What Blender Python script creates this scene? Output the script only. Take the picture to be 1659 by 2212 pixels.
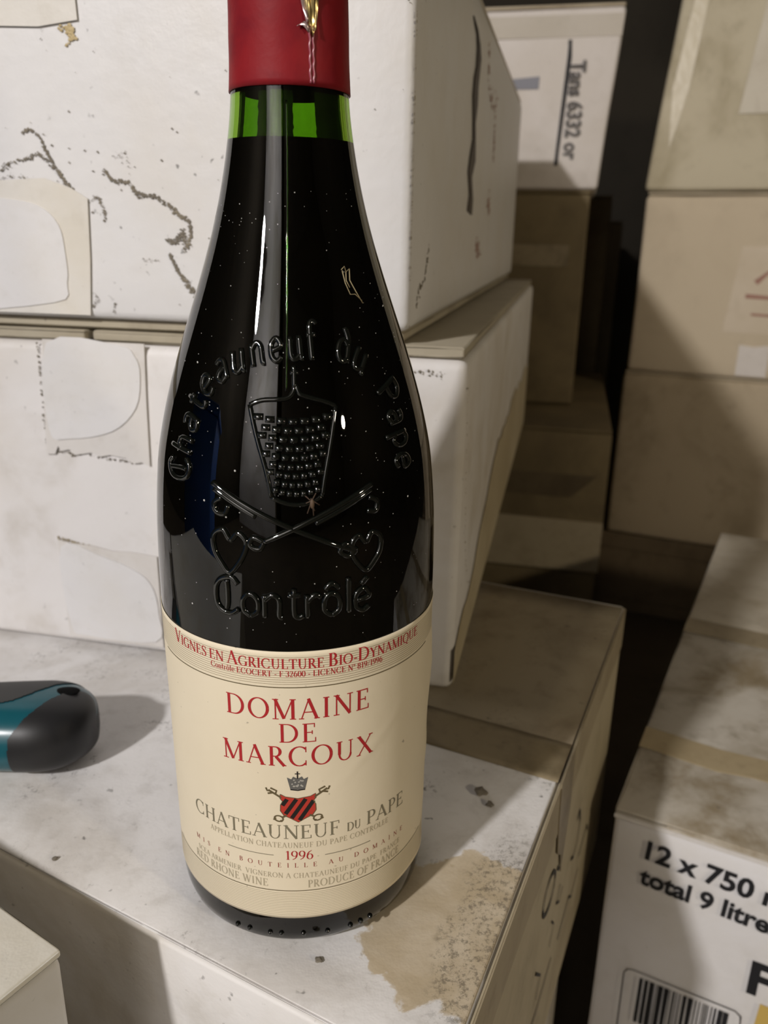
import bpy, bmesh, math, random
from mathutils import Vector, Matrix, noise
random.seed(7)
for o in list(bpy.data.objects): bpy.data.objects.remove(o)
S = bpy.context.scene
COL = S.collection
PI = math.pi
rad_ = math.radians

# ------------------------------------------------------------------ camera
CAM = Vector((0.0234668, -0.2273585, 0.2048542))
RT = Vector((0.99984632, -0.00364035, 0.01714896))
UP = Vector((-0.0150329, 0.32523634, 0.94551327))
FW = Vector((0.00901947, 0.94562576, -0.32513163))
cd = bpy.data.cameras.new('camera'); cam = bpy.data.objects.new('camera', cd); COL.objects.link(cam)
m = Matrix((RT, UP, -FW)).transposed().to_4x4(); m.translation = CAM
cam.matrix_world = m
cd.sensor_fit = 'VERTICAL'; cd.sensor_height = 36.0; cd.lens = 36.0 * 1744.74 / 2212.0
cd.clip_start = 0.01; cd.clip_end = 30
cd.dof.use_dof = True; cd.dof.focus_distance = 0.222; cd.dof.aperture_fstop = cd.lens / 1.7
S.camera = cam

# ------------------------------------------------------------------ world, lamps, exposure
w = bpy.data.worlds.new('cellar_air'); S.world = w; w.use_nodes = True
w.node_tree.nodes['Background'].inputs[0].default_value = (0.9, 0.8, 0.62, 1)
w.node_tree.nodes['Background'].inputs[1].default_value = 0.004
vs = S.view_settings
vs.view_transform = 'Standard'; vs.look = 'None'; vs.gamma = 1.0; vs.use_curve_mapping = False
vs.exposure = 0.0
def lamp(name, loc, energy, col, size):
    l = bpy.data.lights.new(name, 'POINT'); l.energy = energy; l.color = col; l.shadow_soft_size = size
    o = bpy.data.objects.new(name, l); COL.objects.link(o); o.location = loc
    return o
lamp('cellar_lamp', (-1.06, -1.36, 1.20), 128, (1.0, 0.965, 0.955), 0.05)
lamp('far_bulb', (1.25, -1.17, 0.62), 29, (1.0, 0.86, 0.63), 0.045)

# ------------------------------------------------------------------ materials
def nm(name):
    M = bpy.data.materials.new(name); M.use_nodes = True
    nt = M.node_tree; b = nt.nodes['Principled BSDF']
    return M, nt, b
def setp(b, **k):
    N = {'rough': 'Roughness', 'metal': 'Metallic', 'spec': 'Specular IOR Level', 'trans': 'Transmission Weight', 'ior': 'IOR', 'col': 'Base Color', 'coat': 'Coat Weight'}
    for a, v in k.items():
        b.inputs[N[a]].default_value = (*v, 1) if a == 'col' else v
def plain(name, col, rough=0.5, spec=0.4, metal=0.0):
    M, nt, b = nm(name); setp(b, col=col, rough=rough, spec=spec, metal=metal); return M
def nz(nt, scale, detail=3, rough=0.55, dist=0.0, co=None):
    n = nt.nodes.new('ShaderNodeTexNoise'); n.inputs['Scale'].default_value = scale
    n.inputs['Detail'].default_value = detail; n.inputs['Roughness'].default_value = rough
    n.inputs['Distortion'].default_value = dist
    if co: nt.links.new(co, n.inputs['Vector'])
    return n.outputs['Fac']
def ramp(nt, src, a, b, va=0.0, vb=1.0):
    r = nt.nodes.new('ShaderNodeMapRange'); r.interpolation_type = 'SMOOTHSTEP'
    r.inputs['From Min'].default_value = a; r.inputs['From Max'].default_value = b
    r.inputs['To Min'].default_value = va; r.inputs['To Max'].default_value = vb
    nt.links.new(src, r.inputs['Value']); return r.outputs['Result']
def mul(nt, a, b, op='MULTIPLY'):
    n = nt.nodes.new('ShaderNodeMath'); n.operation = op; n.use_clamp = op == 'ADD'
    for i, v in enumerate((a, b)):
        if isinstance(v, (int, float)): n.inputs[i].default_value = v
        else: nt.links.new(v, n.inputs[i])
    return n.outputs[0]
def mix(nt, fac, a, b):
    n = nt.nodes.new('ShaderNodeMix'); n.data_type = 'RGBA'
    if isinstance(fac, (int, float)): n.inputs['Factor'].default_value = fac
    else: nt.links.new(fac, n.inputs['Factor'])
    for k, v in ((6, a), (7, b)):
        if isinstance(v, tuple): n.inputs[k].default_value = (*v, 1)
        else: nt.links.new(v, n.inputs[k])
    return n.outputs[2]
def texco(nt):
    return nt.nodes.new('ShaderNodeTexCoord').outputs['Object']
def bump(nt, b, src, dist, strength=0.5):
    n = nt.nodes.new('ShaderNodeBump'); n.inputs['Strength'].default_value = strength; n.inputs['Distance'].default_value = dist
    nt.links.new(src, n.inputs['Height']); nt.links.new(n.outputs['Normal'], b.inputs['Normal'])
def board(name, base, stain, stain_amt=0.5, speck=0.5, big=7.0, rough=0.55, mould=0.0, streak=None, speck_col=(0.05, 0.045, 0.04)):
    """coated or raw cardboard: cloudy stains, fine specks, mould clusters"""
    M, nt, b = nm(name); co = texco(nt)
    s1 = mul(nt, ramp(nt, nz(nt, big, 5, 0.62, 0.4, co), 0.42, 0.72), stain_amt)
    c = mix(nt, s1, base, stain)
    s2 = mul(nt, ramp(nt, nz(nt, big * 5, 4, 0.6, 0.2, co), 0.5, 0.8), stain_amt * 0.55)
    c = mix(nt, s2, c, tuple(v * 0.75 for v in stain))
    if speck:
        sp = ramp(nt, nz(nt, 260, 2, 0.5, 0.0, co), 0.69, 0.78)
        dens = ramp(nt, nz(nt, big * 2.3, 2, 0.5, 0.0, co), 0.3, 0.75)
        c = mix(nt, mul(nt, mul(nt, sp, dens), speck), c, speck_col)
    if mould:
        f1 = ramp(nt, nz(nt, 380, 6, 0.85, 0.0, co), 0.50, 0.63)
        f2 = ramp(nt, nz(nt, 30, 4, 0.65, 0.5, co), 0.50, 0.68)
        c = mix(nt, mul(nt, mul(nt, f1, f2), mould), c, (0.07, 0.06, 0.05))
    nt.links.new(c, b.inputs['Base Color'])
    setp(b, rough=rough, spec=0.3)
    bump(nt, b, nz(nt, 90, 4, 0.6, 0.0, co), 0.0012, 0.35)
    return M
WHITE = (0.685, 0.677, 0.677)
M_white = board('white_coated_board', WHITE, (0.60, 0.54, 0.44), 0.35, 0.75, 6.0, 0.42)
M_white2 = board('white_board_worn', (0.72, 0.70, 0.69), (0.46, 0.39, 0.28), 0.62, 0.8, 6.0, 0.5)
M_flap = board('dirty_white_flap', (0.72, 0.70, 0.68), (0.40, 0.35, 0.28), 0.5, 0.85, 16.0, 0.6, 0.55)
M_flapb = board('browned_flap', (0.33, 0.28, 0.20), (0.16, 0.12, 0.075), 0.8, 0.8, 14.0, 0.65, 0.4)
M_tape = board('aged_brown_tape', (0.27, 0.22, 0.14), (0.12, 0.09, 0.05), 0.8, 0.7, 22.0, 0.4)
M_kraft = board('raw_kraft_board', (0.47, 0.40, 0.29), (0.27, 0.21, 0.13), 0.6, 0.5, 6.0, 0.7)
M_kraft2 = board('grey_kraft_board', (0.40, 0.355, 0.27), (0.23, 0.19, 0.13), 0.6, 0.5, 9.0, 0.7)
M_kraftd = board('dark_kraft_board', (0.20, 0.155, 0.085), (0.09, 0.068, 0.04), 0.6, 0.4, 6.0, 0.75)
M_grey = board('faded_grey_board', (0.56, 0.52, 0.44), (0.31, 0.26, 0.17), 0.75, 0.5, 7.0, 0.65)
M_patch = board('torn_paper_patch', (0.66, 0.635, 0.61), (0.52, 0.47, 0.40), 0.4, 0.3, 20.0, 0.45)
M_patch2 = board('clean_paper_patch', (0.70, 0.69, 0.69), (0.66, 0.63, 0.58), 0.4, 0.3, 20.0, 0.35)
M_yel = board('yellowed_tape', (0.685, 0.66, 0.615), (0.64, 0.59, 0.49), 0.5, 0.2, 16.0, 0.3)
M_mould = board('black_mould', (0.17, 0.15, 0.12), (0.30, 0.26, 0.19), 0.7, 0.0, 60.0, 0.9)
M_ink = plain('black_print', (0.018, 0.018, 0.02), 0.6, 0.2)
M_faded = plain('faded_red_print', (0.36, 0.20, 0.155), 0.7, 0.2)
M_graypr = plain('grey_blue_print', (0.25, 0.25, 0.28), 0.7, 0.2)
M_wood = board('grey_pallet_wood', (0.16, 0.12, 0.075), (0.07, 0.05, 0.03), 0.6, 0.4, 9.0, 0.8)

# ------------------------------------------------------------------ builders
def thing(name, label, cat, loc=(0, 0, 0), group=None):
    o = bpy.data.objects.new(name, None); COL.objects.link(o); o.location = loc
    o.empty_display_size = 0.02
    o['label'] = label; o['category'] = cat
    if group: o['group'] = group
    return o
def world_loc(p):
    v = Vector((0, 0, 0))
    while p is not None: v += Vector(p.location); p = p.parent
    return v
def link(name, me, mat, parent=None, smooth=None, label=None, kind=None):
    """verts given in world space; stored relative to the parent's base point"""
    off = world_loc(parent)
    if off.length: me.transform(Matrix.Translation(-off))
    if mat: me.materials.append(mat)
    if smooth is not None:
        me.polygons.foreach_set('use_smooth', [bool(smooth)] * len(me.polygons))
    o = bpy.data.objects.new(name, me); COL.objects.link(o)
    if parent: o.parent = parent
    if label: o['label'] = label
    if kind: o['kind'] = kind
    return o
def mesh(name, vs, fs):
    me = bpy.data.meshes.new(name); me.from_pydata([tuple(v) for v in vs], [], fs); me.update(); return me
def bm_mesh(name, bm):
    me = bpy.data.meshes.new(name); bm.normal_update(); bm.to_mesh(me); bm.free(); return me
def hexa(name, bot, top, bev=0.003, seg=2, cuts=0, wob=0.0, nscale=9.0, seed=0.0, bulge=0.0):
    """closed box from four bottom and four top corners (same winding); softened edges, gently warped faces"""
    bm = bmesh.new()
    vb = [bm.verts.new(p) for p in bot]; vt = [bm.verts.new(p) for p in top]
    bm.faces.new(vb[::-1]); bm.faces.new(vt)
    for i in range(4):
        j = (i + 1) % 4; bm.faces.new((vb[i], vb[j], vt[j], vt[i]))
    bmesh.ops.recalc_face_normals(bm, faces=bm.faces)
    if cuts: bmesh.ops.subdivide_edges(bm, edges=bm.edges[:], cuts=cuts, use_grid_fill=True)
    if bev:
        es = [e for e in bm.edges if len(e.link_faces) == 2 and e.calc_face_angle() > 0.5]
        bmesh.ops.bevel(bm, geom=es, offset=bev, segments=seg, profile=0.5, affect='EDGES')
    if wob or bulge:
        bm.normal_update()
        cen = sum((Vector(p) for p in bot + top), Vector()) / 8
        for v in bm.verts:
            n = noise.noise(v.co * nscale + Vector((seed, seed * 1.7, 0)))
            v.co += v.normal * (n * wob)
    return bm_mesh(name, bm)
def V2(p, z): return (p[0], p[1], z)
def quadbox(name, pts, z0, z1, **k):
    return hexa(name, [V2(p, z0) for p in pts], [V2(p, z1) for p in pts], **k)
def footprint(c, ang, wdt, dep):
    """corner c, first side along ang (deg) of length wdt, second at +90 of length dep"""
    a = rad_(ang); f = Vector((math.cos(a), math.sin(a))); s = Vector((-f.y, f.x)); c = Vector(c)
    return [c, c + f * wdt, c + f * wdt + s * dep, c + s * dep]
def slab_poly(name, pts, frame, t0, t1, mat, parent, label=None, kind=None):
    """flat cut-out of given outline on a face; frame = (origin, u, v, n)"""
    O, u, v, n = frame
    lo = [O + u * x + v * y + n * t0 for x, y in pts]; hi = [O + u * x + v * y + n * t1 for x, y in pts]
    k = len(pts)
    bm = bmesh.new()
    a = [bm.verts.new(p) for p in lo]; b = [bm.verts.new(p) for p in hi]
    bm.faces.new(a[::-1]); bm.faces.new(b)
    for i in range(k): bm.faces.new((a[i], a[(i + 1) % k], b[(i + 1) % k], b[i]))
    bmesh.ops.recalc_face_normals(bm, faces=bm.faces)
    bmesh.ops.triangulate(bm, faces=[f for f in bm.faces if len(f.verts) > 4])
    return link(name, bm_mesh(name, bm), mat, parent, None, label, kind)
def smooth_poly(pts, n=4):
    out = []; k = len(pts)
    for i in range(k):
        p0, p1, p2, p3 = [Vector(pts[(i + j - 1) % k]) for j in range(4)]
        for q in range(n):
            t = q / n
            out.append(tuple(0.5 * ((2 * p1) + (-p0 + p2) * t + (2 * p0 - 5 * p1 + 4 * p2 - p3) * t * t + (-p0 + 3 * p1 - 3 * p2 + p3) * t ** 3)))
    return out
def specks(name, path, frame, width, count, size, mat, parent, seed=1, label=None):
    """irregular little mould flakes strewn along a path on a face"""
    rnd = random.Random(seed); O, u, v, n = frame
    P = [Vector(p) for p in path]; L = [(P[i + 1] - P[i]).length for i in range(len(P) - 1)]; T = sum(L)
    vs, fs = [], []
    for _ in range(count):
        d = rnd.random() * T; i = 0
        while i < len(L) - 1 and d > L[i]: d -= L[i]; i += 1
        p = P[i].lerp(P[i + 1], d / max(L[i], 1e-9))
        ww = width * (0.35 + 0.9 * abs(noise.noise(Vector((p.x * 120, p.y * 120, seed)))))
        p = p + Vector((rnd.gauss(0, ww), rnd.gauss(0, ww)))
        r = size * rnd.uniform(0.35, 1.3); k = 6; a0 = rnd.random() * 6; st = rnd.uniform(0.5, 1.2)
        base = len(vs)
        for q in range(k):
            a = a0 + q * 2 * PI / k; rr = r * rnd.uniform(0.55, 1.2)
            vs.append(O + u * (p.x + rr * math.cos(a)) + v * (p.y + rr * math.sin(a) * st) + n * 0.0003)
        vs.append(O + u * p.x + v * p.y + n * (0.0003 + r * 0.25))
        for q in range(k): fs.append((base + q, base + (q + 1) % k, base + k))
    return link(name, mesh(name, vs, fs), mat, parent, None, label, 'stuff')
def tubes(paths, r, sides=8, closed=False):
    """round rods along polylines; returns verts, faces"""
    vs, fs = [], []
    for path in paths:
        P = [Vector(p) for p in path]; k = len(P); b0 = len(vs)
        ref = None
        for i, p in enumerate(P):
            t = (P[min(i + 1, k - 1)] - P[max(i - 1, 0)])
            if t.length < 1e-9: t = Vector((0, 0, 1))
            t.normalize()
            if ref is None:
                ref = t.orthogonal().normalized()
            ref = (ref - t * ref.dot(t)).normalized(); bi = t.cross(ref)
            for q in range(sides):
                a = 2 * PI * q / sides; vs.append(p + (ref * math.cos(a) + bi * math.sin(a)) * r)
        for i in range(k - 1):
            for q in range(sides):
                a = b0 + i * sides + q; b = b0 + i * sides + (q + 1) % sides
                fs.append((a, b, b + sides, a + sides))
        fs.append(tuple(b0 + q for q in range(sides))[::-1]); fs.append(tuple(b0 + (k - 1) * sides + q for q in range(sides)))
    return vs, fs
def ribbon_face(name, strokes, frame, mat, parent, lift=0.0002, label=None):
    """ink strokes [(pts, width)] on a flat face"""
    O, u, v, n = frame; vs, fs = [], []
    for pts, wd in strokes:
        P = [Vector(p) for p in pts]; b0 = len(vs)
        for i, p in enumerate(P):
            t = P[min(i + 1, len(P) - 1)] - P[max(i - 1, 0)]; t.normalize(); nn = Vector((-t.y, t.x))
            ww = wd * (0.75 + 0.5 * random.random()) * 0.5
            for s in (-1, 1):
                q = p + nn * ww * s; vs.append(O + u * q.x + v * q.y + n * lift)
        for i in range(len(P) - 1):
            a = b0 + 2 * i; fs.append((a, a + 1, a + 3, a + 2))
    return link(name, mesh(name, vs, fs), mat, parent, None, label)
def text_face(name, body, frame, x, y, h, mat, parent, bold=0.0, width=None, rot=0.0, lift=0.0002, label=None):
    cu = bpy.data.curves.new(name, 'FONT'); cu.body = body; cu.size = 1.0; cu.offset = bold; cu.resolution_u = 3
    t = bpy.data.objects.new('tmp_text', cu); COL.objects.link(t)
    me = bpy.data.meshes.new_from_object(t.evaluated_get(bpy.context.evaluated_depsgraph_get()))
    bpy.data.objects.remove(t); bpy.data.curves.remove(cu)
    O, u, v, n = frame
    xs = [q.co.x for q in me.vertices]; x0, x1 = min(xs), max(xs); cap = 0.70
    sy = h / cap; sx = sy if width is None else width / (x1 - x0)
    c, s = math.cos(rot), math.sin(rot)
    for q in me.vertices:
        a, b = (q.co.x - x0) * sx, q.co.y * sy
        q.co = O + u * (x + a * c - b * s) + v * (y + a * s + b * c) + n * lift
    return link(name, me, mat, parent, None, label)

# ------------------------------------------------------------------ the cellar
FLOOR = -0.345
M_plaster = board('whitewashed_plaster', (0.66, 0.64, 0.62), (0.30, 0.26, 0.2), 0.6, 0.3, 2.0, 0.85)
M_stone = board('dark_cellar_stone', (0.045, 0.038, 0.028), (0.02, 0.017, 0.012), 0.6, 0.3, 2.5, 0.9)
M_floor = board('dirty_cellar_floor', (0.075, 0.06, 0.042), (0.035, 0.03, 0.02), 0.6, 0.3, 5.0, 0.85)
def wallbox(name, a, b, mat):
    x0, y0, z0 = a; x1, y1, z1 = b
    pts = [(x0, y0), (x1, y0), (x1, y1), (x0, y1)]
    o = link(name, quadbox(name, pts, z0, z1, bev=0), mat); o['kind'] = 'structure'; return o
wallbox('floor', (-2.0, -2.4, FLOOR - 0.1), (2.3, 2.2, FLOOR), M_floor)
wallbox('ceiling', (-2.0, -2.4, 1.75), (2.3, 2.2, 1.85), M_stone)
wallbox('wall_back', (-2.0, 2.1, FLOOR), (2.3, 2.2, 1.75), M_stone)
wallbox('wall_left', (-2.0, -2.4, FLOOR), (-1.9, 2.2, 1.75), M_stone)
wallbox('wall_right', (2.2, -2.4, FLOOR), (2.3, 2.2, 1.75), M_stone)
wallbox('wall_front', (-1.9, -2.4, FLOOR), (2.2, -2.3, 1.75), M_stone)
wallbox('wall_pier', (-1.75, -2.3, FLOOR), (-0.42, -2.12, 1.75), M_plaster)

# ------------------------------------------------------------------ cases
FRONT_A = -12.7
fd = Vector((math.cos(rad_(FRONT_A)), math.sin(rad_(FRONT_A)), 0))       # along the white cases' front, to the right
sd = Vector((-fd.y, fd.x, 0))                                           # into the stack
Z = Vector((0, 0, 1))
def place_corner(c, ang, wdt, dep):
    """footprint whose front right corner is c"""
    a = rad_(ang); f = Vector((math.cos(a), math.sin(a)))
    return footprint(Vector(c) - f * wdt, ang, wdt, dep)

# table case: carries the bottle
TFR, TBR = Vector((0.0425, -0.0815)), Vector((0.1705, 0.2055))
TBL, TFL = Vector((-0.285, 0.405)), Vector((-0.395, 0.157))
T = thing('wine_case', 'low white case with dirty flaps that the bottle stands on', 'box', (-0.12, 0.17, -0.171))
tq = [TFL, TFR, TBR, TBL]
link('body', hexa('body', [V2(p, -0.171) for p in tq], [V2(p, -0.0009) for p in tq], bev=0.0016, seg=2, cuts=7, wob=0.0009, seed=3), board('case_side', (0.74, 0.72, 0.70), (0.40, 0.33, 0.2), 0.5, 0.6, 9.0, 0.5), T, True)
def lerp(a, b, t): return a + (b - a) * t
def flap(t0, t1, mat, seed):
    ed = (TFR - TFL).normalized() * 0.0009
    pts = [lerp(TFL, TBL, t0) + ed, lerp(TFR, TBR, t0) - ed, lerp(TFR, TBR, t1) - ed, lerp(TFL, TBL, t1) + ed]
    return link('lid_flap', hexa('lid_flap', [V2(p, -0.0016) for p in pts], [V2(p, 0.0) for p in pts], bev=0.0006, cuts=9, wob=0.0002, nscale=22, seed=seed), mat, T, True)
# front flap carries an ochre wine stain of its own beside the bottle foot
def stained_flap():
    M = board('stained_front_flap', (0.765, 0.75, 0.74), (0.50, 0.465, 0.42), 0.62, 0.9, 20.0, 0.6, 0.75)
    nt = M.node_tree; b = nt.nodes['Principled BSDF']; co = texco(nt)
    src = b.inputs['Base Color'].links[0].from_socket
    def blob(cx, cy, rx, ry, ang):
        mp = nt.nodes.new('ShaderNodeMapping'); mp.vector_type = 'TEXTURE'
        mp.inputs['Location'].default_value = (cx + 0.12, cy - 0.17, 0.171); mp.inputs['Rotation'].default_value = (0, 0, rad_(ang))
        mp.inputs['Scale'].default_value = (rx, ry, 1)
        nt.links.new(co, mp.inputs['Vector'])
        ln = nt.nodes.new('ShaderNodeVectorMath'); ln.operation = 'LENGTH'; nt.links.new(mp.outputs[0], ln.inputs[0])
        nn = mul(nt, nz(nt, 70, 5, 0.6, 0.3, co), 1.0)
        return mul(nt, ln.outputs['Value'], mul(nt, nn, 1.1), 'ADD_') if False else addn(ln.outputs['Value'], nn)
    def addn(a, bb):
        n = nt.nodes.new('ShaderNodeMath'); n.operation = 'ADD'; nt.links.new(a, n.inputs[0]); nt.links.new(bb, n.inputs[1]); return n.outputs[0]
    s = ramp(nt, blob(0.052, -0.030, 0.030, 0.034, -20), 1.50, 1.42)
    edge = ramp(nt, nz(nt, 45, 5, 0.65, 0.5, co), 0.35, 0.62)
    c = mix(nt, mul(nt, s, 0.72), src, (0.55, 0.44, 0.27))
    c = mix(nt, mul(nt, mul(nt, s, edge), 0.45), c, (0.40, 0.31, 0.18))
    f1 = ramp(nt, nz(nt, 420, 6, 0.85, 0.0, co), 0.475, 0.60)
    f2 = ramp(nt, blob(0.060, -0.028, 0.013, 0.052, -24), 1.55, 1.15)
    c = mix(nt, mul(nt, mul(nt, f1, f2), 0.62), c, (0.10, 0.085, 0.065))
    nt.links.new(c, b.inputs['Base Color'])
    return M
flap(0.006, 0.472, stained_flap(), 1); flap(0.4775, 0.99, M_flap, 5)
def strip(t0, t1, z0, z1, s0=0.74):
    A, B, C_, D = lerp(TFL, TBL, t0), lerp(TFR, TBR, t0), lerp(TFR, TBR, t1), lerp(TFL, TBL, t1)
    pts = [lerp(A, B, s0), B, C_, lerp(D, C_, s0 + 0.02)]
    return [V2(p, z0) for p in pts], [V2(p, z1) for p in pts]
b_, t_ = strip(0.425, 0.512, 0.0002, 0.0006)
link('tape', hexa('tape', b_, t_, bev=0, cuts=6, wob=0.0002, nscale=40), M_tape, T, True)
b_, t_ = strip(0.513, 0.985, 0.0001, 0.0004)
link('browned_paper', hexa('browned_paper', b_, t_, bev=0, cuts=6, wob=0.0001, nscale=40), M_flapb, T, True)
ted = (TBR - TFR).normalized(); tside = (Vector((TFR.x, TFR.y, 0)), Vector((ted.x, ted.y, 0)), Z, Vector((ted.y, -ted.x, 0)))
slab_poly('tape_end', [(0.133, 0.0004), (0.161, 0.0004), (0.164, -0.030), (0.156, -0.062), (0.150, -0.048), (0.141, -0.040), (0.136, -0.02)], tside, 0.0015, 0.0019, M_tape, T)
slab_poly('end_panel', [(0.002, -0.0012), (0.3125, -0.0012), (0.3125, -0.168), (0.002, -0.168)], tside, 0.0003, 0.0009, board('raw_end_panel', (0.44, 0.38, 0.265), (0.24, 0.19, 0.115), 0.6, 0.5, 10, 0.65), T)
slab_poly('side_flap', [(0.002, -0.0014), (0.3125, -0.0014), (0.3125, -0.026), (0.22, -0.024), (0.12, -0.028), (0.06, -0.026), (0.002, -0.028)], tside, 0.0009, 0.0015, board('side_flap_board', (0.36, 0.30, 0.20), (0.2, 0.155, 0.09), 0.6, 0.5, 12, 0.6), T)
def loop(cx, cy, rx, ry, rot=0, n=20, a0=0, a1=2 * PI):
    c, s = math.cos(rot), math.sin(rot)
    return [(cx + rx * math.cos(t) * c - ry * math.sin(t) * s, cy + rx * math.cos(t) * s + ry * math.sin(t) * c) for t in [a0 + (a1 - a0) * i / n for i in range(n + 1)]]
hand = [(loop(0.134, -0.055, 0.0125, 0.0085, -0.4), 0.0022),
        ([(0.198, -0.066), (0.206, -0.066), (0.211, -0.076), (0.209, -0.088), (0.200, -0.090), (0.193, -0.086)], 0.0022),
        ([(0.150, -0.055), (0.155, -0.060)], 0.002), ([(0.163, -0.075), (0.158, -0.082), (0.166, -0.088), (0.172, -0.084)], 0.0016),
        ([(0.150, -0.085), (0.156, -0.092), (0.150, -0.100)], 0.0016), ([(0.120, -0.085), (0.132, -0.098), (0.126, -0.106)], 0.0015),
        ([(0.222, -0.108), (0.244, -0.104), (0.25, -0.112)], 0.0018), ([(0.175, -0.120), (0.20, -0.116), (0.21, -0.124), (0.225, -0.118)], 0.0018),
        ([(0.10, -0.112), (0.13, -0.118), (0.16, -0.116)], 0.0014), ([(0.08, -0.09), (0.085, -0.10), (0.09, -0.092), (0.095, -0.102)], 0.0012)]
ribbon_face('handwriting', hand, tside, plain('marker_ink', (0.05, 0.045, 0.04), 0.7, 0.2), T, 0.0014, 'black handwritten marks on the side of the case')
# crumbs and the chip at the bottle foot
def crumb(x, y, r, seed, label):
    rnd = random.Random(seed); bm = bmesh.new(); bmesh.ops.create_icosphere(bm, subdivisions=2, radius=r)
    for v in bm.verts: v.co *= 1 + 0.7 * noise.noise(v.co * 900 + Vector((seed, 0, 0))); v.co.z *= 0.5; v.co += Vector((x, y, r * 0.35))
    zmin = min(v.co.z for v in bm.verts)
    for v in bm.verts: v.co.z -= zmin - 0.0001
    o = link('dirt_crumb', bm_mesh('dirt_crumb', bm), M_mould, None, False); o['label'] = label; o['category'] = 'crumb'; o['group'] = 'crumbs on the case'
crumb(0.0655, 0.0335, 0.0024, 1, 'larger black crumb lying right of the bottle in its shadow')
crumb(0.0680, 0.0265, 0.0014, 2, 'small black crumb just in front of the larger crumb right of the bottle')
crumb(0.0082, -0.0435, 0.0010, 3, 'tiny dark chip lying at the front foot of the bottle')
crumb(-0.0850, -0.0035, 0.0009, 4, 'tiny dark crumb on the case near the left front edge')

# case under the table case
U2 = thing('wine_case', 'pale case underneath the one carrying the bottle', 'box', (-0.12, 0.15, FLOOR + 0.0005))
uq = [TFL + Vector((0.01, -0.005)), TFR + Vector((-0.004, 0.012)), lerp(TFR, TBR, 0.84) + Vector((-0.006, 0.004)), lerp(TFL, TBL, 0.84)]
link('body', quadbox('body', uq, FLOOR + 0.0005, -0.1755, bev=0.003, cuts=5, wob=0.0012, seed=9), M_white2, U2, True)
link('lid_flap', quadbox('lid_flap', uq, -0.1752, -0.1722, bev=0.001), M_flapb, U2)

# two white cases stacked behind the bottle
LC, UC = Vector((0.0600, 0.1055)), Vector((0.0350, 0.1105))
WL = thing('wine_case', 'white case with two torn paper squares on its front, behind the bottle', 'box', (-0.05, 0.40, 0.0011))
lq = place_corner(LC, FRONT_A, 0.345, 0.585)
link('body', hexa('body', [V2(p, 0.0012) for p in lq], [V2(p, 0.1560) for p in lq], bev=0.0045, seg=3, cuts=9, wob=0.0004, nscale=7, seed=21), M_white2, WL, True)
for k, (t0, t1) in enumerate(((0.004, 0.494), (0.502, 0.996))):
    p0, p1, p2, p3 = lq; q = [lerp(p0, p1, t0), lerp(p0, p1, t1), lerp(p3, p2, t1), lerp(p3, p2, t0)]
    c = sum(q, Vector((0, 0))) / 4; q = [c + (v - c) * 0.992 for v in q]
    link('lid_flap', quadbox('lid_flap', q, 0.1564, 0.1614, bev=0.001, cuts=6, wob=0.0003, nscale=14, seed=k), M_kraft2, WL, True)
ff = (Vector((0.0585, 0.1060, 0)), -fd, Z, -sd)       # front frame of the white cases; u runs to the left
MM = 0.001
def mm(pts): return [(x * MM, y * MM) for x, y in pts]
fl = (Vector((LC.x, LC.y, 0)) - sd * 0.0004, -fd, Z, -sd)
p1 = [(194.7, 157), (144.1, 157), (145.2, 132.4), (146.0, 100.6), (150, 102.2), (154, 101.2), (158, 103.6), (166.0, 104.6), (171, 103.4), (176, 105), (184.4, 103.2), (187, 105.8), (191.5, 104.7), (193, 107), (195, 102.9), (199.7, 102.7), (197.3, 131.5)]
slab_poly('paper_patch', mm(p1), fl, 0.0003, 0.0010, M_patch, WL)
slab_poly('paper_square', smooth_poly(mm([(192.4, 155.5), (156.5, 156), (148.8, 151.2), (147.0, 143.0), (150.3, 128.0), (163.5, 116.1), (185.8, 111.2), (196.2, 114.7)])), fl, 0.0010, 0.0016, M_patch2, WL)
p2 = [(199.4, 58.7), (192.3, 57.6), (180, 57.2), (169.7, 55.5), (160, 56), (146.2, 55.0), (146.2, 40.3), (146.4, 5.7), (198.9, 5.3), (198.8, 36.9)]
slab_poly('paper_patch', mm(p2), fl, 0.0003, 0.0010, M_patch, WL)
slab_poly('paper_square', smooth_poly(mm([(197.6, 55.4), (175.0, 52.2), (158.0, 46.6), (149.7, 39.0), (147.3, 24.6), (149.9, 8.7), (188.0, 7.5), (197.0, 13.4)])), fl, 0.0010, 0.0016, M_patch2, WL)
specks('mould_specks', mm([(199.5, 59), (185, 57), (168, 53), (156, 47), (148, 39), (147, 36)]), fl, 0.0006, 160, 0.0007, board('mould_brown', (0.30, 0.25, 0.16), (0.2, 0.16, 0.1), 0.6, 0, 60), WL, 5)
specks('mould_specks', mm([(198, 156), (198.5, 140), (199, 120), (199.5, 104), (190, 104), (170, 103), (150, 101)]), fl, 0.0005, 120, 0.0006, M_mould, WL, 6)
specks('mould_specks', mm([(36, 152), (24, 151), (10, 150)]), fl, 0.0016, 40, 0.0005, M_mould, WL, 16)
ls = (Vector((LC.x, LC.y, 0)), sd, Z, fd)
slab_poly('water_stain', [(x * 0.585 / 40, (0.018 + 0.060 * min(1, x / 14) + 0.012 * noise.noise(Vector((x * 0.35, 1.3, 0))) + 0.006 * noise.noise(Vector((x * 1.3, 4.1, 0))))) for x in range(41)] + [(0.585, 0.006), (0.0, 0.006)], ls, 0.0005, 0.0007, board('water_stained_board', (0.50, 0.43, 0.30), (0.36, 0.29, 0.17), 0.7, 0.5, 9, 0.6), WL)
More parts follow.
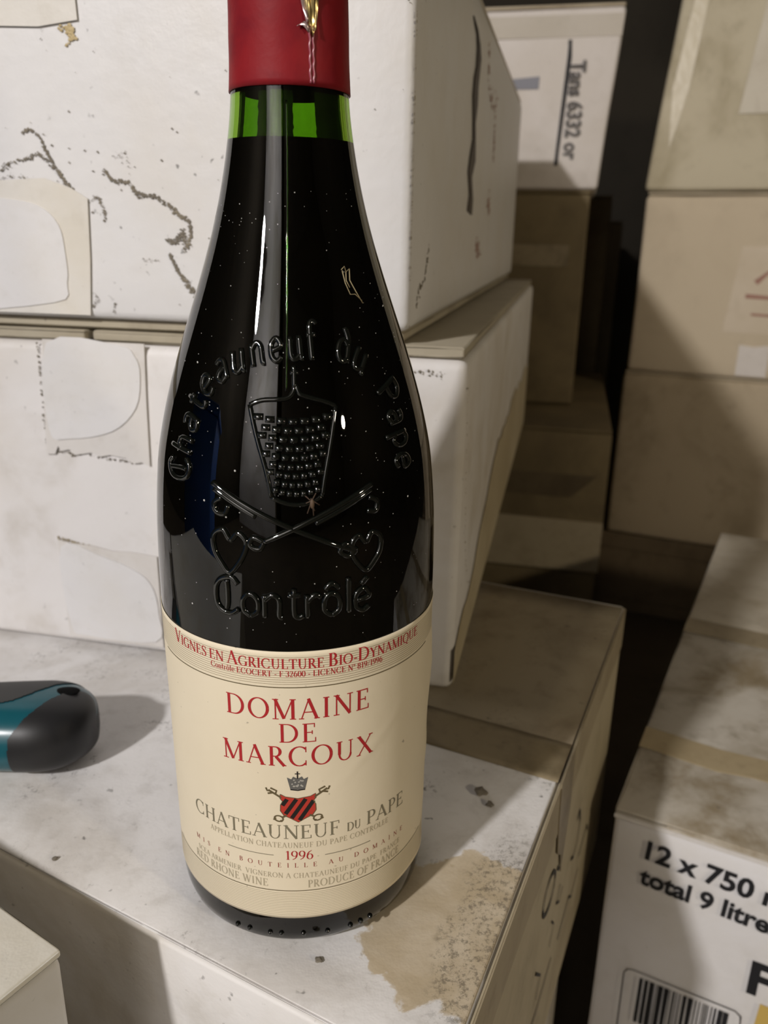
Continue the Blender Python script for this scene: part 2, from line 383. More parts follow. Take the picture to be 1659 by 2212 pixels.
specks('mould_specks', mm([(2, 150), (10, 110), (22, 70), (40, 40), (90, 20)]), ls, 0.0014, 70, 0.0006, board('mould_ochre', (0.25, 0.19, 0.10), (0.12, 0.1, 0.06), 0.6, 0, 60), WL, 17)

WU = thing('wine_case', 'white case with black mould marks on its front, topmost behind the bottle', 'box', (-0.07, 0.40, 0.1622))
uq = place_corner(UC, FRONT_A, 0.345, 0.60)
link('body', hexa('body', [V2(p, 0.1668) for p in uq], [V2(p, 0.334) for p in uq], bev=0.0040, seg=3, cuts=9, wob=0.0004, nscale=7, seed=33), M_white, WU, True)
c = sum(uq, Vector((0, 0))) / 4
link('bottom_flap', quadbox('bottom_flap', [c + (v - c) * 0.985 for v in uq], 0.1622, 0.1665, bev=0.001, cuts=6, wob=0.0003, nscale=14), M_kraft2, WU, True)
link('lid_flap', quadbox('lid_flap', [c + (v - c) * 0.993 for v in uq], 0.3342, 0.3372, bev=0.001), M_grey, WU)
fu0 = Vector((UC.x, UC.y, 0)); fu = (fu0 - fd * ((fu0 - Vector((0.0585, 0.1060, 0))).dot(fd)) - sd * 0.0004, -fd, Z, -sd)
slab_poly('yellowed_tape', mm([(245, 281), (196.5, 282.2), (178, 281.4), (160.3, 283.2), (160.6, 300), (160, 334), (245, 334)]), fu, 0.0003, 0.0008, M_yel, WU)
slab_poly('yellowed_tape', mm([(245, 223), (205.5, 224.0), (182.9, 225.0), (171.1, 221.4), (163.2, 217.0), (164.7, 192.4), (167.1, 168.6), (245, 168.6)]), fu, 0.0003, 0.0008, M_yel, WU)
slab_poly('paper_square', smooth_poly(mm([(245, 219), (205.5, 217.0), (186.9, 214.0), (178.1, 206.4), (176.2, 195.0), (176.7, 182.4), (184.1, 173.6), (245, 172.6)])), fu, 0.0008, 0.0013, M_patch2, WU)
mk = [([(191.5, 242.6), (188, 243.8), (185.9, 243.4), (182.1, 239.5), (180.5, 235.0), (176.9, 228.7), (172.2, 222.3)], 0.5, 230, 0.75),
      ([(207, 226.4), (197.6, 231.4), (190.8, 232.3), (184.9, 234.7), (179.9, 231.4), (177.0, 227.8), (170, 221)], 0.8, 170, 0.75),
      ([(207, 224.4), (198.5, 225.5), (191.8, 225.2), (186.4, 223.7), (174, 222)], 0.8, 80, 0.5),
      ([(154.7, 228.2), (151.4, 224.2), (144.1, 223.4), (140.2, 218.9), (131.9, 218.1), (125.8, 214.5), (120.9, 210.0), (117.5, 209.0), (117.2, 202.7), (120.8, 196.2)], 0.75, 430, 0.8),
      ([(127.9, 200.7), (123.8, 199.8), (121.3, 204.5), (119, 198)], 1.1, 160, 0.75),
      ([(127.3, 195.5), (123.5, 187.6), (118.6, 182.0), (116.0, 178.3)], 0.8, 180, 0.8),
      ([(163.1, 216.0), (158.6, 217.8), (156.3, 212.3), (155.8, 209.6)], 0.7, 90, 0.55),
      ([(150, 233), (146, 234.5), (143, 229)], 1.6, 40, 0.35), ([(140, 193), (132, 192.5)], 0.4, 30, 0.35),
      ([(166, 172), (163, 176), (165, 178)], 0.7, 40, 0.5), ([(156, 170), (155, 174)], 0.4, 24, 0.5),
      ([(178, 276), (177, 281)], 0.5, 10, 0.3)]
for i, (p, wd, n_, sz) in enumerate(mk):
    specks('mould_streak', mm(p), fu, wd * MM * 1.15, int(n_ * 0.85), sz * MM * 0.68, M_mould, WU, 40 + i)
specks('rust_stain', mm([(168, 281), (164, 280), (163, 277), (166, 275)]), fu, 0.0011, 50, 0.0009, board('ochre_stain', (0.50, 0.40, 0.22), (0.33, 0.25, 0.1), 0.6, 0, 60), WU, 60)
rnd = random.Random(3)
specks('dust_specks', mm([(rnd.uniform(0, 215), rnd.uniform(172, 300)) for _ in range(60)]), fu, 0.008, 90, 0.00045, M_mould, WU, 61)
us = (Vector((UC.x, UC.y, 0)), sd, Z, fd)
sk = [(0.174, 0.317), (0.193, 0.312), (0.200, 0.306), (0.196, 0.297), (0.192, 0.290), (0.190, 0.280), (0.188, 0.270), (0.193, 0.259), (0.190, 0.250), (0.186, 0.240), (0.190, 0.228), (0.186, 0.219)]
left = [(x - rnd.uniform(0.004, 0.014), y) for x, y in sk]; right = [(x + rnd.uniform(0.003, 0.016), y - 0.002) for x, y in sk]
slab_poly('torn_black_strip', left + right[::-1], us, 0.0003, 0.001, board('black_strip', (0.045, 0.035, 0.03), (0.12, 0.09, 0.07), 0.6, 0.0, 30), WU, 'ragged black strip on the right side of the case')
for k, (p, n_) in enumerate((([(255, 321), (262, 300), (300, 290), (330, 300)], 60), ([(318, 285), (322, 262)], 34), ([(300, 231), (310, 226)], 34), ([(235, 200), (262, 192)], 50))):
    specks('faded_red_print', mm(p), us, 0.005, n_, 0.0016, M_faded, WU, 70 + k)
specks('mould_specks', mm([(18, 174), (20, 182), (36, 186), (45, 200)]), us, 0.0016, 80, 0.0009, M_mould, WU, 81)
specks('mould_specks', mm([(2, 169), (1.5, 200), (1, 250), (1, 330)]), us, 0.0006, 90, 0.0006, board('mould_edge', (0.35, 0.29, 0.2), (0.2, 0.16, 0.1), 0.6, 0, 60), WU, 82)

# case close to the camera at the left
N0 = Vector((-0.0600, -0.0590))
e1 = (Vector((-0.0833, -0.044)) - N0).normalized(); e2 = (Vector((-0.0693, -0.0754)) - N0).normalized()
e2 = Vector((-e1.y, e1.x)) if Vector((-e1.y, e1.x)).dot(e2) > 0 else Vector((e1.y, -e1.x))
nq = [N0, N0 + e1 * 0.33, N0 + e1 * 0.33 + e2 * 0.24, N0 + e2 * 0.24]
NB = thing('wine_case', 'white case in the near left corner, cut off by the frame', 'box', (-0.25, -0.10, FLOOR + 0.0005))
link('body', quadbox('body', nq, FLOOR + 0.0005, 0.0178, bev=0.0022, cuts=7, wob=0.0008, seed=44), M_white, NB, True)
cN = sum(nq, Vector((0, 0))) / 4
link('lid_flap', quadbox('lid_flap', [cN + (v - cN) * 0.999 for v in nq], 0.0181, 0.0206, bev=0.0008, cuts=6, wob=0.0003, nscale=25), board('cream_flap', (0.78, 0.765, 0.71), (0.58, 0.52, 0.38), 0.4, 0.8, 14, 0.55, 0.2), NB, True)

# case at the right with the printed front
RBA = -28
KR = 0.912
RB0 = Vector((CAM.x, CAM.y)) + (Vector((0.1703, 0.175)) - Vector((CAM.x, CAM.y))) * KR
RZ = CAM.z + (-0.12 - CAM.z) * KR
rq = footprint(RB0, RBA, 0.40 * KR, 0.552 * KR)
RB = thing('wine_case', 'white case printed 12 x 750 ml at the lower right', 'box', (0.42, 0.32, FLOOR + 0.0005))
link('body', quadbox('body', rq, FLOOR + 0.0005, RZ - 0.0038, bev=0.003, cuts=8, wob=0.0008, seed=51), board('printed_board', (0.70, 0.69, 0.70), (0.55, 0.51, 0.44), 0.35, 0.4, 8, 0.5), RB, True)
for k, (t0, t1) in enumerate(((0.0, 0.496), (0.504, 1.0))):
    q = [lerp(rq[0], rq[3], t0), lerp(rq[1], rq[2], t0), lerp(rq[1], rq[2], t1), lerp(rq[0], rq[3], t1)]
    link('lid_flap', quadbox('lid_flap', q, RZ - 0.0035, RZ, bev=0.0015, cuts=7, wob=0.0006, nscale=15, seed=k + 3), board('blotched_flap', (0.57, 0.53, 0.46), (0.25, 0.195, 0.115), 0.95, 0.5, 13.0, 0.65) if k == 0 else board('far_flap', (0.54, 0.49, 0.40), (0.30, 0.24, 0.15), 0.7, 0.4, 9, 0.65), RB, True)
ra = rad_(RBA); rf = Vector((math.cos(ra), math.sin(ra), 0)); rn = Vector((math.sin(ra), -math.cos(ra), 0)); rs_ = -rn
rt_ = (Vector((RB0.x, RB0.y, RZ)), rf * KR, rs_ * KR, Z)
slab_poly('tape', [(0.0, 0.262), (0.40, 0.262), (0.40, 0.292), (0.0, 0.292)], rt_, 0.0008, 0.0013, M_tape, RB)
slab_poly('tape', [(0.0, 0.070), (0.05, 0.066), (0.07, 0.070), (0.40, 0.068), (0.40, 0.094), (0.10, 0.096), (0.05, 0.092), (0.0, 0.096)], rt_, 0.0008, 0.0012, board('pale_brown_tape', (0.42, 0.34, 0.21), (0.3, 0.23, 0.13), 0.6, 0.4, 22, 0.5), RB)
rfr = (Vector((RB0.x, RB0.y, CAM.z * (1 - KR))), rf * KR, Z * KR, rn)
slab_poly('shoulder_strip', [(0.0, -0.1232), (0.40, -0.1232), (0.40, -0.1262), (0.0, -0.1258)], rfr, 0.0, 0.0010, M_patch, RB)
text_face('printed_text', '12 x 750 ml', rfr, 0.0205, -0.1478, 0.0130, M_ink, RB, 0.03, 0.082, -0.055, 0.0011)
text_face('printed_text', 'total 9 litres', rfr, 0.0190, -0.1668, 0.0122, M_ink, RB, 0.03, 0.079, -0.050, 0.0011)
text_face('printed_text', 'F', rfr, 0.0875, -0.2165, 0.0235, M_ink, RB, 0.03, None, 0.0, 0.0011)
slab_poly('printed_patch', [(0.096, -0.222), (0.14, -0.222), (0.14, -0.27), (0.094, -0.27)], rfr, 0.0009, 0.0011, plain('ochre_print', (0.52, 0.36, 0.10), 0.6, 0.2), RB)
bars = []; x = 0.0285; rb = random.Random(11)
while x < 0.080:
    wd = rb.choice((0.0006, 0.0006, 0.0012, 0.0018, 0.0024)); bars.append(([(x + wd / 2, -0.2385), (x + wd / 2, -0.2755)], wd)); x += wd + rb.choice((0.0007, 0.0012, 0.0016))
random.seed(5)
ribbon_face('barcode', bars, rfr, M_ink, RB, 0.0011)
ribbon_face('barcode_frame', [(loop(0.0535, -0.2575, 0.0, 0.0, 0, 1)[:1] + [(0.019, -0.29), (0.0185, -0.239), (0.0205, -0.2355), (0.0235, -0.2345), (0.084, -0.2345), (0.0875, -0.237), (0.088, -0.242), (0.088, -0.29)], 0.0009)][0:0] + [([(0.019, -0.29), (0.0185, -0.239), (0.0205, -0.2355), (0.0235, -0.2345), (0.084, -0.2345), (0.0875, -0.237), (0.088, -0.242), (0.088, -0.29)], 0.0009)], rfr, M_ink, RB, 0.0011)

# brown cases behind the white stack
BA = -13
def simple_case(name, label, fr_corner, ang, wdt, dep, z0, z1, mat, seed, top=None, tilt=(0, 0), bev=0.004):
    q = place_corner(fr_corner, ang, wdt, dep); c = sum(q, Vector((0, 0))) / 4
    t = thing(name, label, 'box', (c.x, c.y, z0))
    tl = Vector(tilt)
    link('body', hexa('body', [V2(p, z0) for p in q], [V2(p + tl, z1 - 0.004) for p in q], bev=bev, cuts=6, wob=0.0012, seed=seed), mat, t, True)
    link('lid_flap', hexa('lid_flap', [V2(c + tl + (p - c) * 0.996, z1 - 0.0036) for p in q], [V2(c + tl + (p - c) * 0.996, z1 - 0.0004) for p in q], bev=0.001), top or mat, t)
    a = rad_(ang); f = Vector((math.cos(a), math.sin(a), 0)); n = Vector((f.y, -f.x, 0)); s = tl.to_3d() / (z1 - z0)
    return t, (Vector((q[1].x, q[1].y, z0)), -f, (Z + s), n)
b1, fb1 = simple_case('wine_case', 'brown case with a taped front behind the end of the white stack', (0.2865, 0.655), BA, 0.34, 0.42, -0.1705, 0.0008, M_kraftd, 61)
slab_poly('tape', [(0.012, 0.118), (0.34, 0.118), (0.34, 0.096), (0.04, 0.090)], fb1, 0.0004, 0.001, board('dark_tape', (0.13, 0.10, 0.06), (0.07, 0.05, 0.03), 0.6, 0.3, 20, 0.5), b1)
slab_poly('paper_band', [(0.0, 0.062), (0.34, 0.066), (0.34, 0.0), (0.0, 0.0)], fb1, 0.0004, 0.001, board('grey_band', (0.40, 0.34, 0.24), (0.27, 0.22, 0.14), 0.5, 0.3, 20, 0.6), b1)
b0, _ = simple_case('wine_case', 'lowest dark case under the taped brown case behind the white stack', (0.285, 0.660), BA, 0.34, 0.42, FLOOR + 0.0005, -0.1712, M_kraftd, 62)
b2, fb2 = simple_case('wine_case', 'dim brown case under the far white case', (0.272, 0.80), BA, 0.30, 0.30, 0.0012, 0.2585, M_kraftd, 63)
slab_poly('tape', [(0.02, 0.195), (0.30, 0.195), (0.30, 0.170), (0.02, 0.170)], fb2, 0.0004, 0.001, M_tape, b2)
b3, fb3 = simple_case('wine_case', 'far white case with sideways print and a black line, above the brown ones', (0.2775, 0.795), BA, 0.30, 0.30, 0.2590, 0.4520, board('far_white', (0.66, 0.61, 0.57), (0.5, 0.44, 0.36), 0.4, 0.3, 7, 0.6), 64, M_kraft, (0.013, 0.0))
slab_poly('tape', [(0.0, 0.182), (0.30, 0.182), (0.30, 0.1595), (0.0, 0.1595)], fb3, 0.0003, 0.0009, board('grey_tape', (0.50, 0.45, 0.38), (0.4, 0.35, 0.27), 0.4, 0.2, 10, 0.5), b3)
ribbon_face('black_line', [([(0.0555, 0.157), (0.0545, 0.150), (0.0535, 0.140), (0.053, 0.09), (0.0525, 0.04), (0.052, 0.026)], 0.0042)], fb3, M_ink, b3, 0.0010)
tfr = (fb3[0], -Z, -fb3[1], fb3[3])   # reads from top to bottom
text_face('sideways_print', 'Tans 6332 or', tfr, -0.136, -0.0420, 0.0165, plain('faded_black_print', (0.13, 0.12, 0.115), 0.7, 0.2), b3, 0.03, 0.104, 0.0, 0.0010)
ribbon_face('grey_print', [([(0.084, 0.114), (0.135, 0.112)], 0.012)], fb3, M_graypr, b3, 0.0010)
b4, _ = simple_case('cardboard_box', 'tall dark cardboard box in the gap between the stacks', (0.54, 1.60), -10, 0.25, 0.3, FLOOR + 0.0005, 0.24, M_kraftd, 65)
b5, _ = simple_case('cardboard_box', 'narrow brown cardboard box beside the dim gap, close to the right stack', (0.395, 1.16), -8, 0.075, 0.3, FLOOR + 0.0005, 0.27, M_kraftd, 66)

# right stack on its pallet
PA = -24
pa = rad_(PA); pf = Vector((math.cos(pa), math.sin(pa))); ps = Vector((-pf.y, pf.x))
P0 = Vector((0.374, 0.930))
def pq(o, wdt, dep): return [o, o + pf * wdt, o + pf * wdt + ps * dep, o + ps * dep]
pal = thing('wooden_pallet', 'dark wooden pallet under the stack of beige cases at the right', 'pallet', (P0.x + 0.3, P0.y + 0.1, FLOOR + 0.0005))
pz = FLOOR + 0.0005
for k in range(4): link('bottom_board', quadbox('bottom_board', pq(P0 + ps * (0.15 * k) + pf * -0.02, 0.66, 0.09), pz, pz + 0.02, bev=0.002), M_wood, pal)
for k in range(3):
    for j in range(2): link('block', quadbox('block', pq(P0 + pf * (-0.02 + k * 0.275) + ps * (j * 0.44), 0.11 if k != 0 else 0.17, 0.10), pz + 0.0205, pz + 0.1, bev=0.002), M_wood, pal)
for k in range(5): link('deck_board', quadbox('deck_board', pq(P0 + ps * (0.112 * k) + pf * -0.02, 0.66, 0.10), pz + 0.1005, pz + 0.125, bev=0.002), M_wood, pal)
z0 = pz + 0.1258
def rcase(label, z0, z1, off, mat, seed, tilt=(0, 0), rot=0.0):
    o = P0 + pf * off[0] + ps * off[1]
    a = pa + rad_(rot); f = Vector((math.cos(a), math.sin(a))); s = Vector((-f.y, f.x))
    q = [o, o + f * 0.46, o + f * 0.46 + s * 0.36, o + s * 0.36]; c = sum(q, Vector((0, 0))) / 4
    t = thing('wine_case', label, 'box', (c.x, c.y, z0)); tl = Vector(tilt)
    link('body', hexa('body', [V2(p, z0) for p in q], [V2(p + tl, z1 - 0.004) for p in q], bev=0.006, seg=3, cuts=7, wob=0.0016, seed=seed), mat, t, True)
    link('lid_flap', hexa('lid_flap', [V2(c + tl + (p - c) * 0.99, z1 - 0.0036) for p in q], [V2(c + tl + (p - c) * 0.99, z1 - 0.0004) for p in q], bev=0.001), M_kraft, t)
    n = Vector((f.y, -f.x, 0)); sh = tl.to_3d() / (z1 - z0)
    return t, (Vector((o.x, o.y, z0)), Vector((f.x, f.y, 0)), Z + sh, n)
r3, fr3 = rcase('stained beige case at the bottom of the right stack, on the pallet', z0, 0.0275, (0.0, 0.0), board('beige_low', (0.44, 0.36, 0.25), (0.22, 0.17, 0.10), 0.7, 0.4, 6, 0.7), 71)
r2, fr2 = rcase('beige case with pale labels in the middle of the right stack', 0.0282, 0.2640, (0.004, -0.004), board('beige_mid', (0.56, 0.47, 0.34), (0.44, 0.36, 0.25), 0.5, 0.3, 6, 0.7), 72)
r1, fr1 = rcase('tilted beige case with dark stains, topmost of the right stack', 0.2650, 0.5350, (0.002, -0.010), board('beige_top', (0.54, 0.48, 0.35), (0.29, 0.24, 0.14), 0.7, 0.4, 8, 0.7), 73, (0.026, 0.01), 3.0)
slab_poly('paper_label', [(0.128, 0.17), (0.30, 0.17), (0.30, 0.06), (0.118, 0.06)], fr2, 0.0004, 0.001, board('pale_label', (0.62, 0.53, 0.41), (0.52, 0.43, 0.3), 0.4, 0.3, 12, 0.6), r2)
ribbon_face('faded_print', [([(0.150, 0.125), (0.165, 0.140), (0.180, 0.125)], 0.006), ([(0.140, 0.108), (0.185, 0.106)], 0.005), ([(0.150, 0.085), (0.21, 0.083)], 0.003)], fr2, M_faded, r2, 0.0013)
slab_poly('paper_seal', [(0.142, 0.045), (0.160, 0.043), (0.180, 0.046), (0.180, 0.004), (0.142, 0.004)], fr2, 0.0005, 0.0012, board('white_seal', (0.66, 0.61, 0.56), (0.5, 0.45, 0.38), 0.4, 0.2, 14, 0.5), r2)
slab_poly('torn_hole', smooth_poly([(0.155, 0.236), (0.23, 0.236), (0.23, 0.205), (0.19, 0.198), (0.17, 0.215)]), fr2, 0.0002, 0.0008, M_kraftd, r2)
slab_poly('paper_label', [(0.10, 0.215), (0.26, 0.215), (0.26, 0.09), (0.095, 0.09)], fr1, 0.0005, 0.0011, board('white_label', (0.62, 0.57, 0.47), (0.5, 0.44, 0.34), 0.5, 0.3, 12, 0.6), r1)
slab_poly('tape', [(0.018, 0.26), (0.034, 0.26), (0.030, 0.12), (0.020, 0.05), (0.010, 0.12)], fr1, 0.0005, 0.0011, board('shiny_tape', (0.60, 0.53, 0.38), (0.4, 0.33, 0.2), 0.5, 0.2, 12, 0.3), r1)

# bin added out of frame on the left to give the glass its blue reflection
bb = thing('added_reflection_bin', 'blue bin added out of frame to make the blue reflection in the bottle', 'bin', (-0.98, -0.26, FLOOR + 0.0005))
M_blue = plain('blue_plastic', (0.05, 0.19, 0.72), 0.4, 0.5)
bp = footprint((-1.12, -0.12), -48, 0.48, 0.26); cb = sum(bp, Vector((0, 0))) / 4
link('tub', hexa('tub', [V2(cb + (p - cb) * 0.88, FLOOR + 0.0005) for p in bp], [V2(p, 0.30) for p in bp], bev=0.012, seg=3), M_blue, bb, True)
link('rim', quadbox('rim', [cb + (p - cb) * 1.06 for p in bp], 0.300, 0.322, bev=0.006), M_blue, bb)
link('lid', quadbox('lid', [cb + (p - cb) * 0.97 for p in bp], 0.322, 0.332, bev=0.004), M_blue, bb)

# ------------------------------------------------------------------ tool handle on the case
def tool_handle():
    t = thing('tool_handle', 'teal and black plastic tool handle lying on the white case left of the bottle', 'tool', (-0.155, 0.052, 0.0004))
    ax = Vector((0.9976, 0.055, 0)).normalized(); sy = Vector((-ax.y, ax.x, 0)); tip = Vector((-0.0885, 0.0545, 0.0))
    hh, hw, LEN = 0.0150, 0.0205, 0.100
    def pt(uu, v):
        # uu: distance back from the tip, v: degrees, 0 = front (towards camera), 90 = top
        e = 0.0235
        k = 1.0 if uu > e else max(0.0, 1 - ((e - uu) / e) ** 2.35) ** (1 / 2.1)
        wv = 1 - 0.10 * math.exp(-((uu - 0.055) / 0.02) ** 2)
        a = rad_(v); ca, sa = math.cos(a), math.sin(a); ex = 0.86
        y = -hw * k * wv * math.copysign(abs(ca) ** ex, ca); z = hh * (0.35 + 0.65 * k) * math.copysign(abs(sa) ** ex, sa)
        if uu < 1e-6: z *= 0.4
        z = hh + z * 0.985
        return tip - ax * uu + sy * y + Z * (z + 0.0004)
    NU = 200
    us_ = [LEN * (i / NU) ** 1.6 for i in range(NU + 1)]; NV = 240
    grid = [[pt(u_, -90 + 360 * j / NV) for j in range(NV)] for u_ in us_]
    def interp(x, xs, ys):
        if x <= xs[0]: return ys[0]
        for i in range(len(xs) - 1):
            if x <= xs[i + 1]: return ys[i] + (ys[i + 1] - ys[i]) * (x - xs[i]) / (xs[i + 1] - xs[i])
        return ys[-1]
    groups = {'pommel': [], 'sleeve': [], 'top_grip': []}
    for i in range(NU):
        for j in range(NV):
            v = -90 + 360 * (j + 0.5) / NV; uu = (us_[i] + us_[i + 1]) / 2
            ub = interp(v, [-90, 20, 50, 80, 100, 118, 140], [0.0285, 0.0275, 0.0225, 0.0155, 0.0085, 0.001, -0.01])
            if v > 200: ub = 0.0285
            vt = interp(uu, [0.008, 0.013, 0.020, 0.030, 0.045], [150, 118, 96, 78, 64])
            g = 'pommel' if uu < ub else ('top_grip' if vt < v < 195 else 'sleeve')
            groups[g].append((i, j))
    mats = {'pommel': plain('black_rubber', (0.016, 0.016, 0.017), 0.42, 0.4), 'sleeve': plain('teal_plastic', (0.007, 0.080, 0.105), 0.25, 0.5), 'top_grip': plain('dark_grey_rubber', (0.045, 0.045, 0.045), 0.6, 0.4)}
    for g, cells in groups.items():
        idx = {}; vs = []; fs = []
        lift = 0.0004 if g != 'sleeve' else 0.0
        def gv(i, j):
            j %= NV
            if (i, j) not in idx:
                idx[(i, j)] = len(vs); c0 = tip - ax * us_[i] + Z * hh; d = grid[i][j] - c0
                vs.append(grid[i][j] + (d.normalized() * lift if d.length > 1e-6 and grid[i][j].z > 0.002 else Vector()))
            return idx[(i, j)]
        for i, j in cells: fs.append((gv(i, j), gv(i + 1, j), gv(i + 1, j + 1), gv(i, j + 1)))
        if g == 'sleeve': pass
        link(g, mesh(g, vs, fs), mats[g], t, True)
    # end cap and lanyard hole
    bm = bmesh.new(); bmesh.ops.create_uvsphere(bm, u_segments=24, v_segments=12, radius=1)
    hc = pt(0.0115, 96)
    for v in bm.verts: v.co = hc + ax * (v.co.x * 0.0055) + sy * (v.co.y * 0.0032) + Z * (v.co.z * 0.0008)
    link('lanyard_hole', bm_mesh('lanyard_hole', bm), plain('hole_black', (0.003, 0.003, 0.003), 0.8, 0.1), t, True)
tool_handle()

# ------------------------------------------------------------------ the bottle
HK = [0.0125, 0.06, 0.1019, 0.115, 0.13, 0.145, 0.155, 0.165, 0.175, 0.185, 0.195, 0.205, 0.215, 0.225, 0.235, 0.25, 0.29]
RK = [0.0402, 0.0405, 0.04085, 0.04079, 0.04026, 0.0388, 0.03685, 0.0342, 0.03095, 0.02745, 0.0240, 0.02085, 0.0183, 0.01635, 0.01505, 0.0144, 0.0139]
def rad(h):
    if h <= HK[0]: return RK[0]
    for i in range(len(HK) - 1):
        if h <= HK[i + 1]:
            x0, x1 = HK[i], HK[i + 1]; d = x1 - x0; t = (h - x0) / d
            def sl(k):
                if k <= 0 or k >= len(HK) - 1: return (RK[min(k + 1, len(RK) - 1)] - RK[max(k - 1, 0)]) / (HK[min(k + 1, len(HK) - 1)] - HK[max(k - 1, 0)])
                return (RK[k + 1] - RK[k - 1]) / (HK[k + 1] - HK[k - 1])
            m0, m1 = sl(i) * d, sl(i + 1) * d
            return (2 * t ** 3 - 3 * t ** 2 + 1) * RK[i] + (t ** 3 - 2 * t ** 2 + t) * m0 + (-2 * t ** 3 + 3 * t ** 2) * RK[i + 1] + (t ** 3 - t ** 2) * m1
    return RK[-1]
def bpos(ang, h, off=0.0):
    """point on the bottle wall: ang in degrees from the camera side (towards +x), h in metres"""
    a = rad_(ang); r = rad(h) + off
    return Vector((r * math.sin(a), -r * math.cos(a), h + 0.0004))
BOT = thing('wine_bottle', 'dark green wine bottle with red capsule and cream label', 'bottle', (0, 0, 0.0004))
def lathe(prof, seg=160, close=False):
    vs, fs = [], []
    for r, z in prof:
        if r < 1e-7: vs.append([len(vs)]); 
    vs = []; rings = []
    for r, z in prof:
        if r < 1e-7: rings.append([len(vs)]); vs.append((0, 0, z))
        else:
            rings.append([len(vs) + k for k in range(seg)])
            vs += [(r * math.cos(2 * PI * k / seg), r * math.sin(2 * PI * k / seg), z) for k in range(seg)]
    for a, b in zip(rings, rings[1:]):
        for k in range(seg):
            k2 = (k + 1) % seg
            if len(a) == 1 and len(b) == 1: continue
            if len(a) == 1: fs.append((a[0], b[k2], b[k]))
            elif len(b) == 1: fs.append((a[k], a[k2], b[0]))
            else: fs.append((a[k], a[k2], b[k2], b[k]))
    return vs, fs
ZB = 0.0004
outer = [(0.0, ZB + 0.014), (0.012, ZB + 0.0125), (0.022, ZB + 0.008), (0.030, ZB + 0.0015), (0.0325, ZB + 0.0), (0.0352, ZB + 0.0003), (0.0374, ZB + 0.0014), (0.0390, ZB + 0.0035), (0.0398, ZB + 0.0065), (0.0401, ZB + 0.0095)]
hs = [0.0125 + (0.2955 - 0.0125) * i / 150 for i in range(151)]
outer += [(rad(h), ZB + h) for h in hs]
WALL = 0.0027
inner = [(max(rad(h) - WALL, 0.009), ZB + h) for h in hs[::-1] if h > 0.016]
inner += [(0.0376, ZB + 0.0105), (0.0370, ZB + 0.0060), (0.0345, ZB + 0.0035), (0.0315, ZB + 0.0042), (0.024, ZB + 0.0100), (0.014, ZB + 0.0152), (0.0, ZB + 0.0172)]
def glass():
    M, nt, b = nm('green_bottle_glass'); setp(b, col=(0.27, 0.52, 0.06), rough=0.012, trans=1.0, ior=1.52)
    return M
M_glass = glass()
vs_, fs_ = lathe(outer + inner)
link('glass_wall', mesh('glass_wall', vs_, fs_), M_glass, BOT, True)
FILL = 0.2262
wp = [(0.0, ZB + 0.0171), (0.014, ZB + 0.0151), (0.024, ZB + 0.0099), (0.0315, ZB + 0.0041), (0.0345, ZB + 0.0034), (0.0371, ZB + 0.0059), (0.0377, ZB + 0.0105)]
wp += [(rad(h) - WALL + 0.00012, ZB + h) for h in hs if 0.017 < h < FILL - 0.001] + [(rad(FILL) - WALL + 0.00012, ZB + FILL), (rad(FILL) - WALL - 0.001, ZB + FILL - 0.0006), (0.0, ZB + FILL - 0.0006)]
vs_, fs_ = lathe(wp, 128)
link('wine', mesh('wine', vs_, fs_), plain('dark_red_wine', (0.004, 0.0015, 0.0018), 0.5, 0.0), BOT, True)
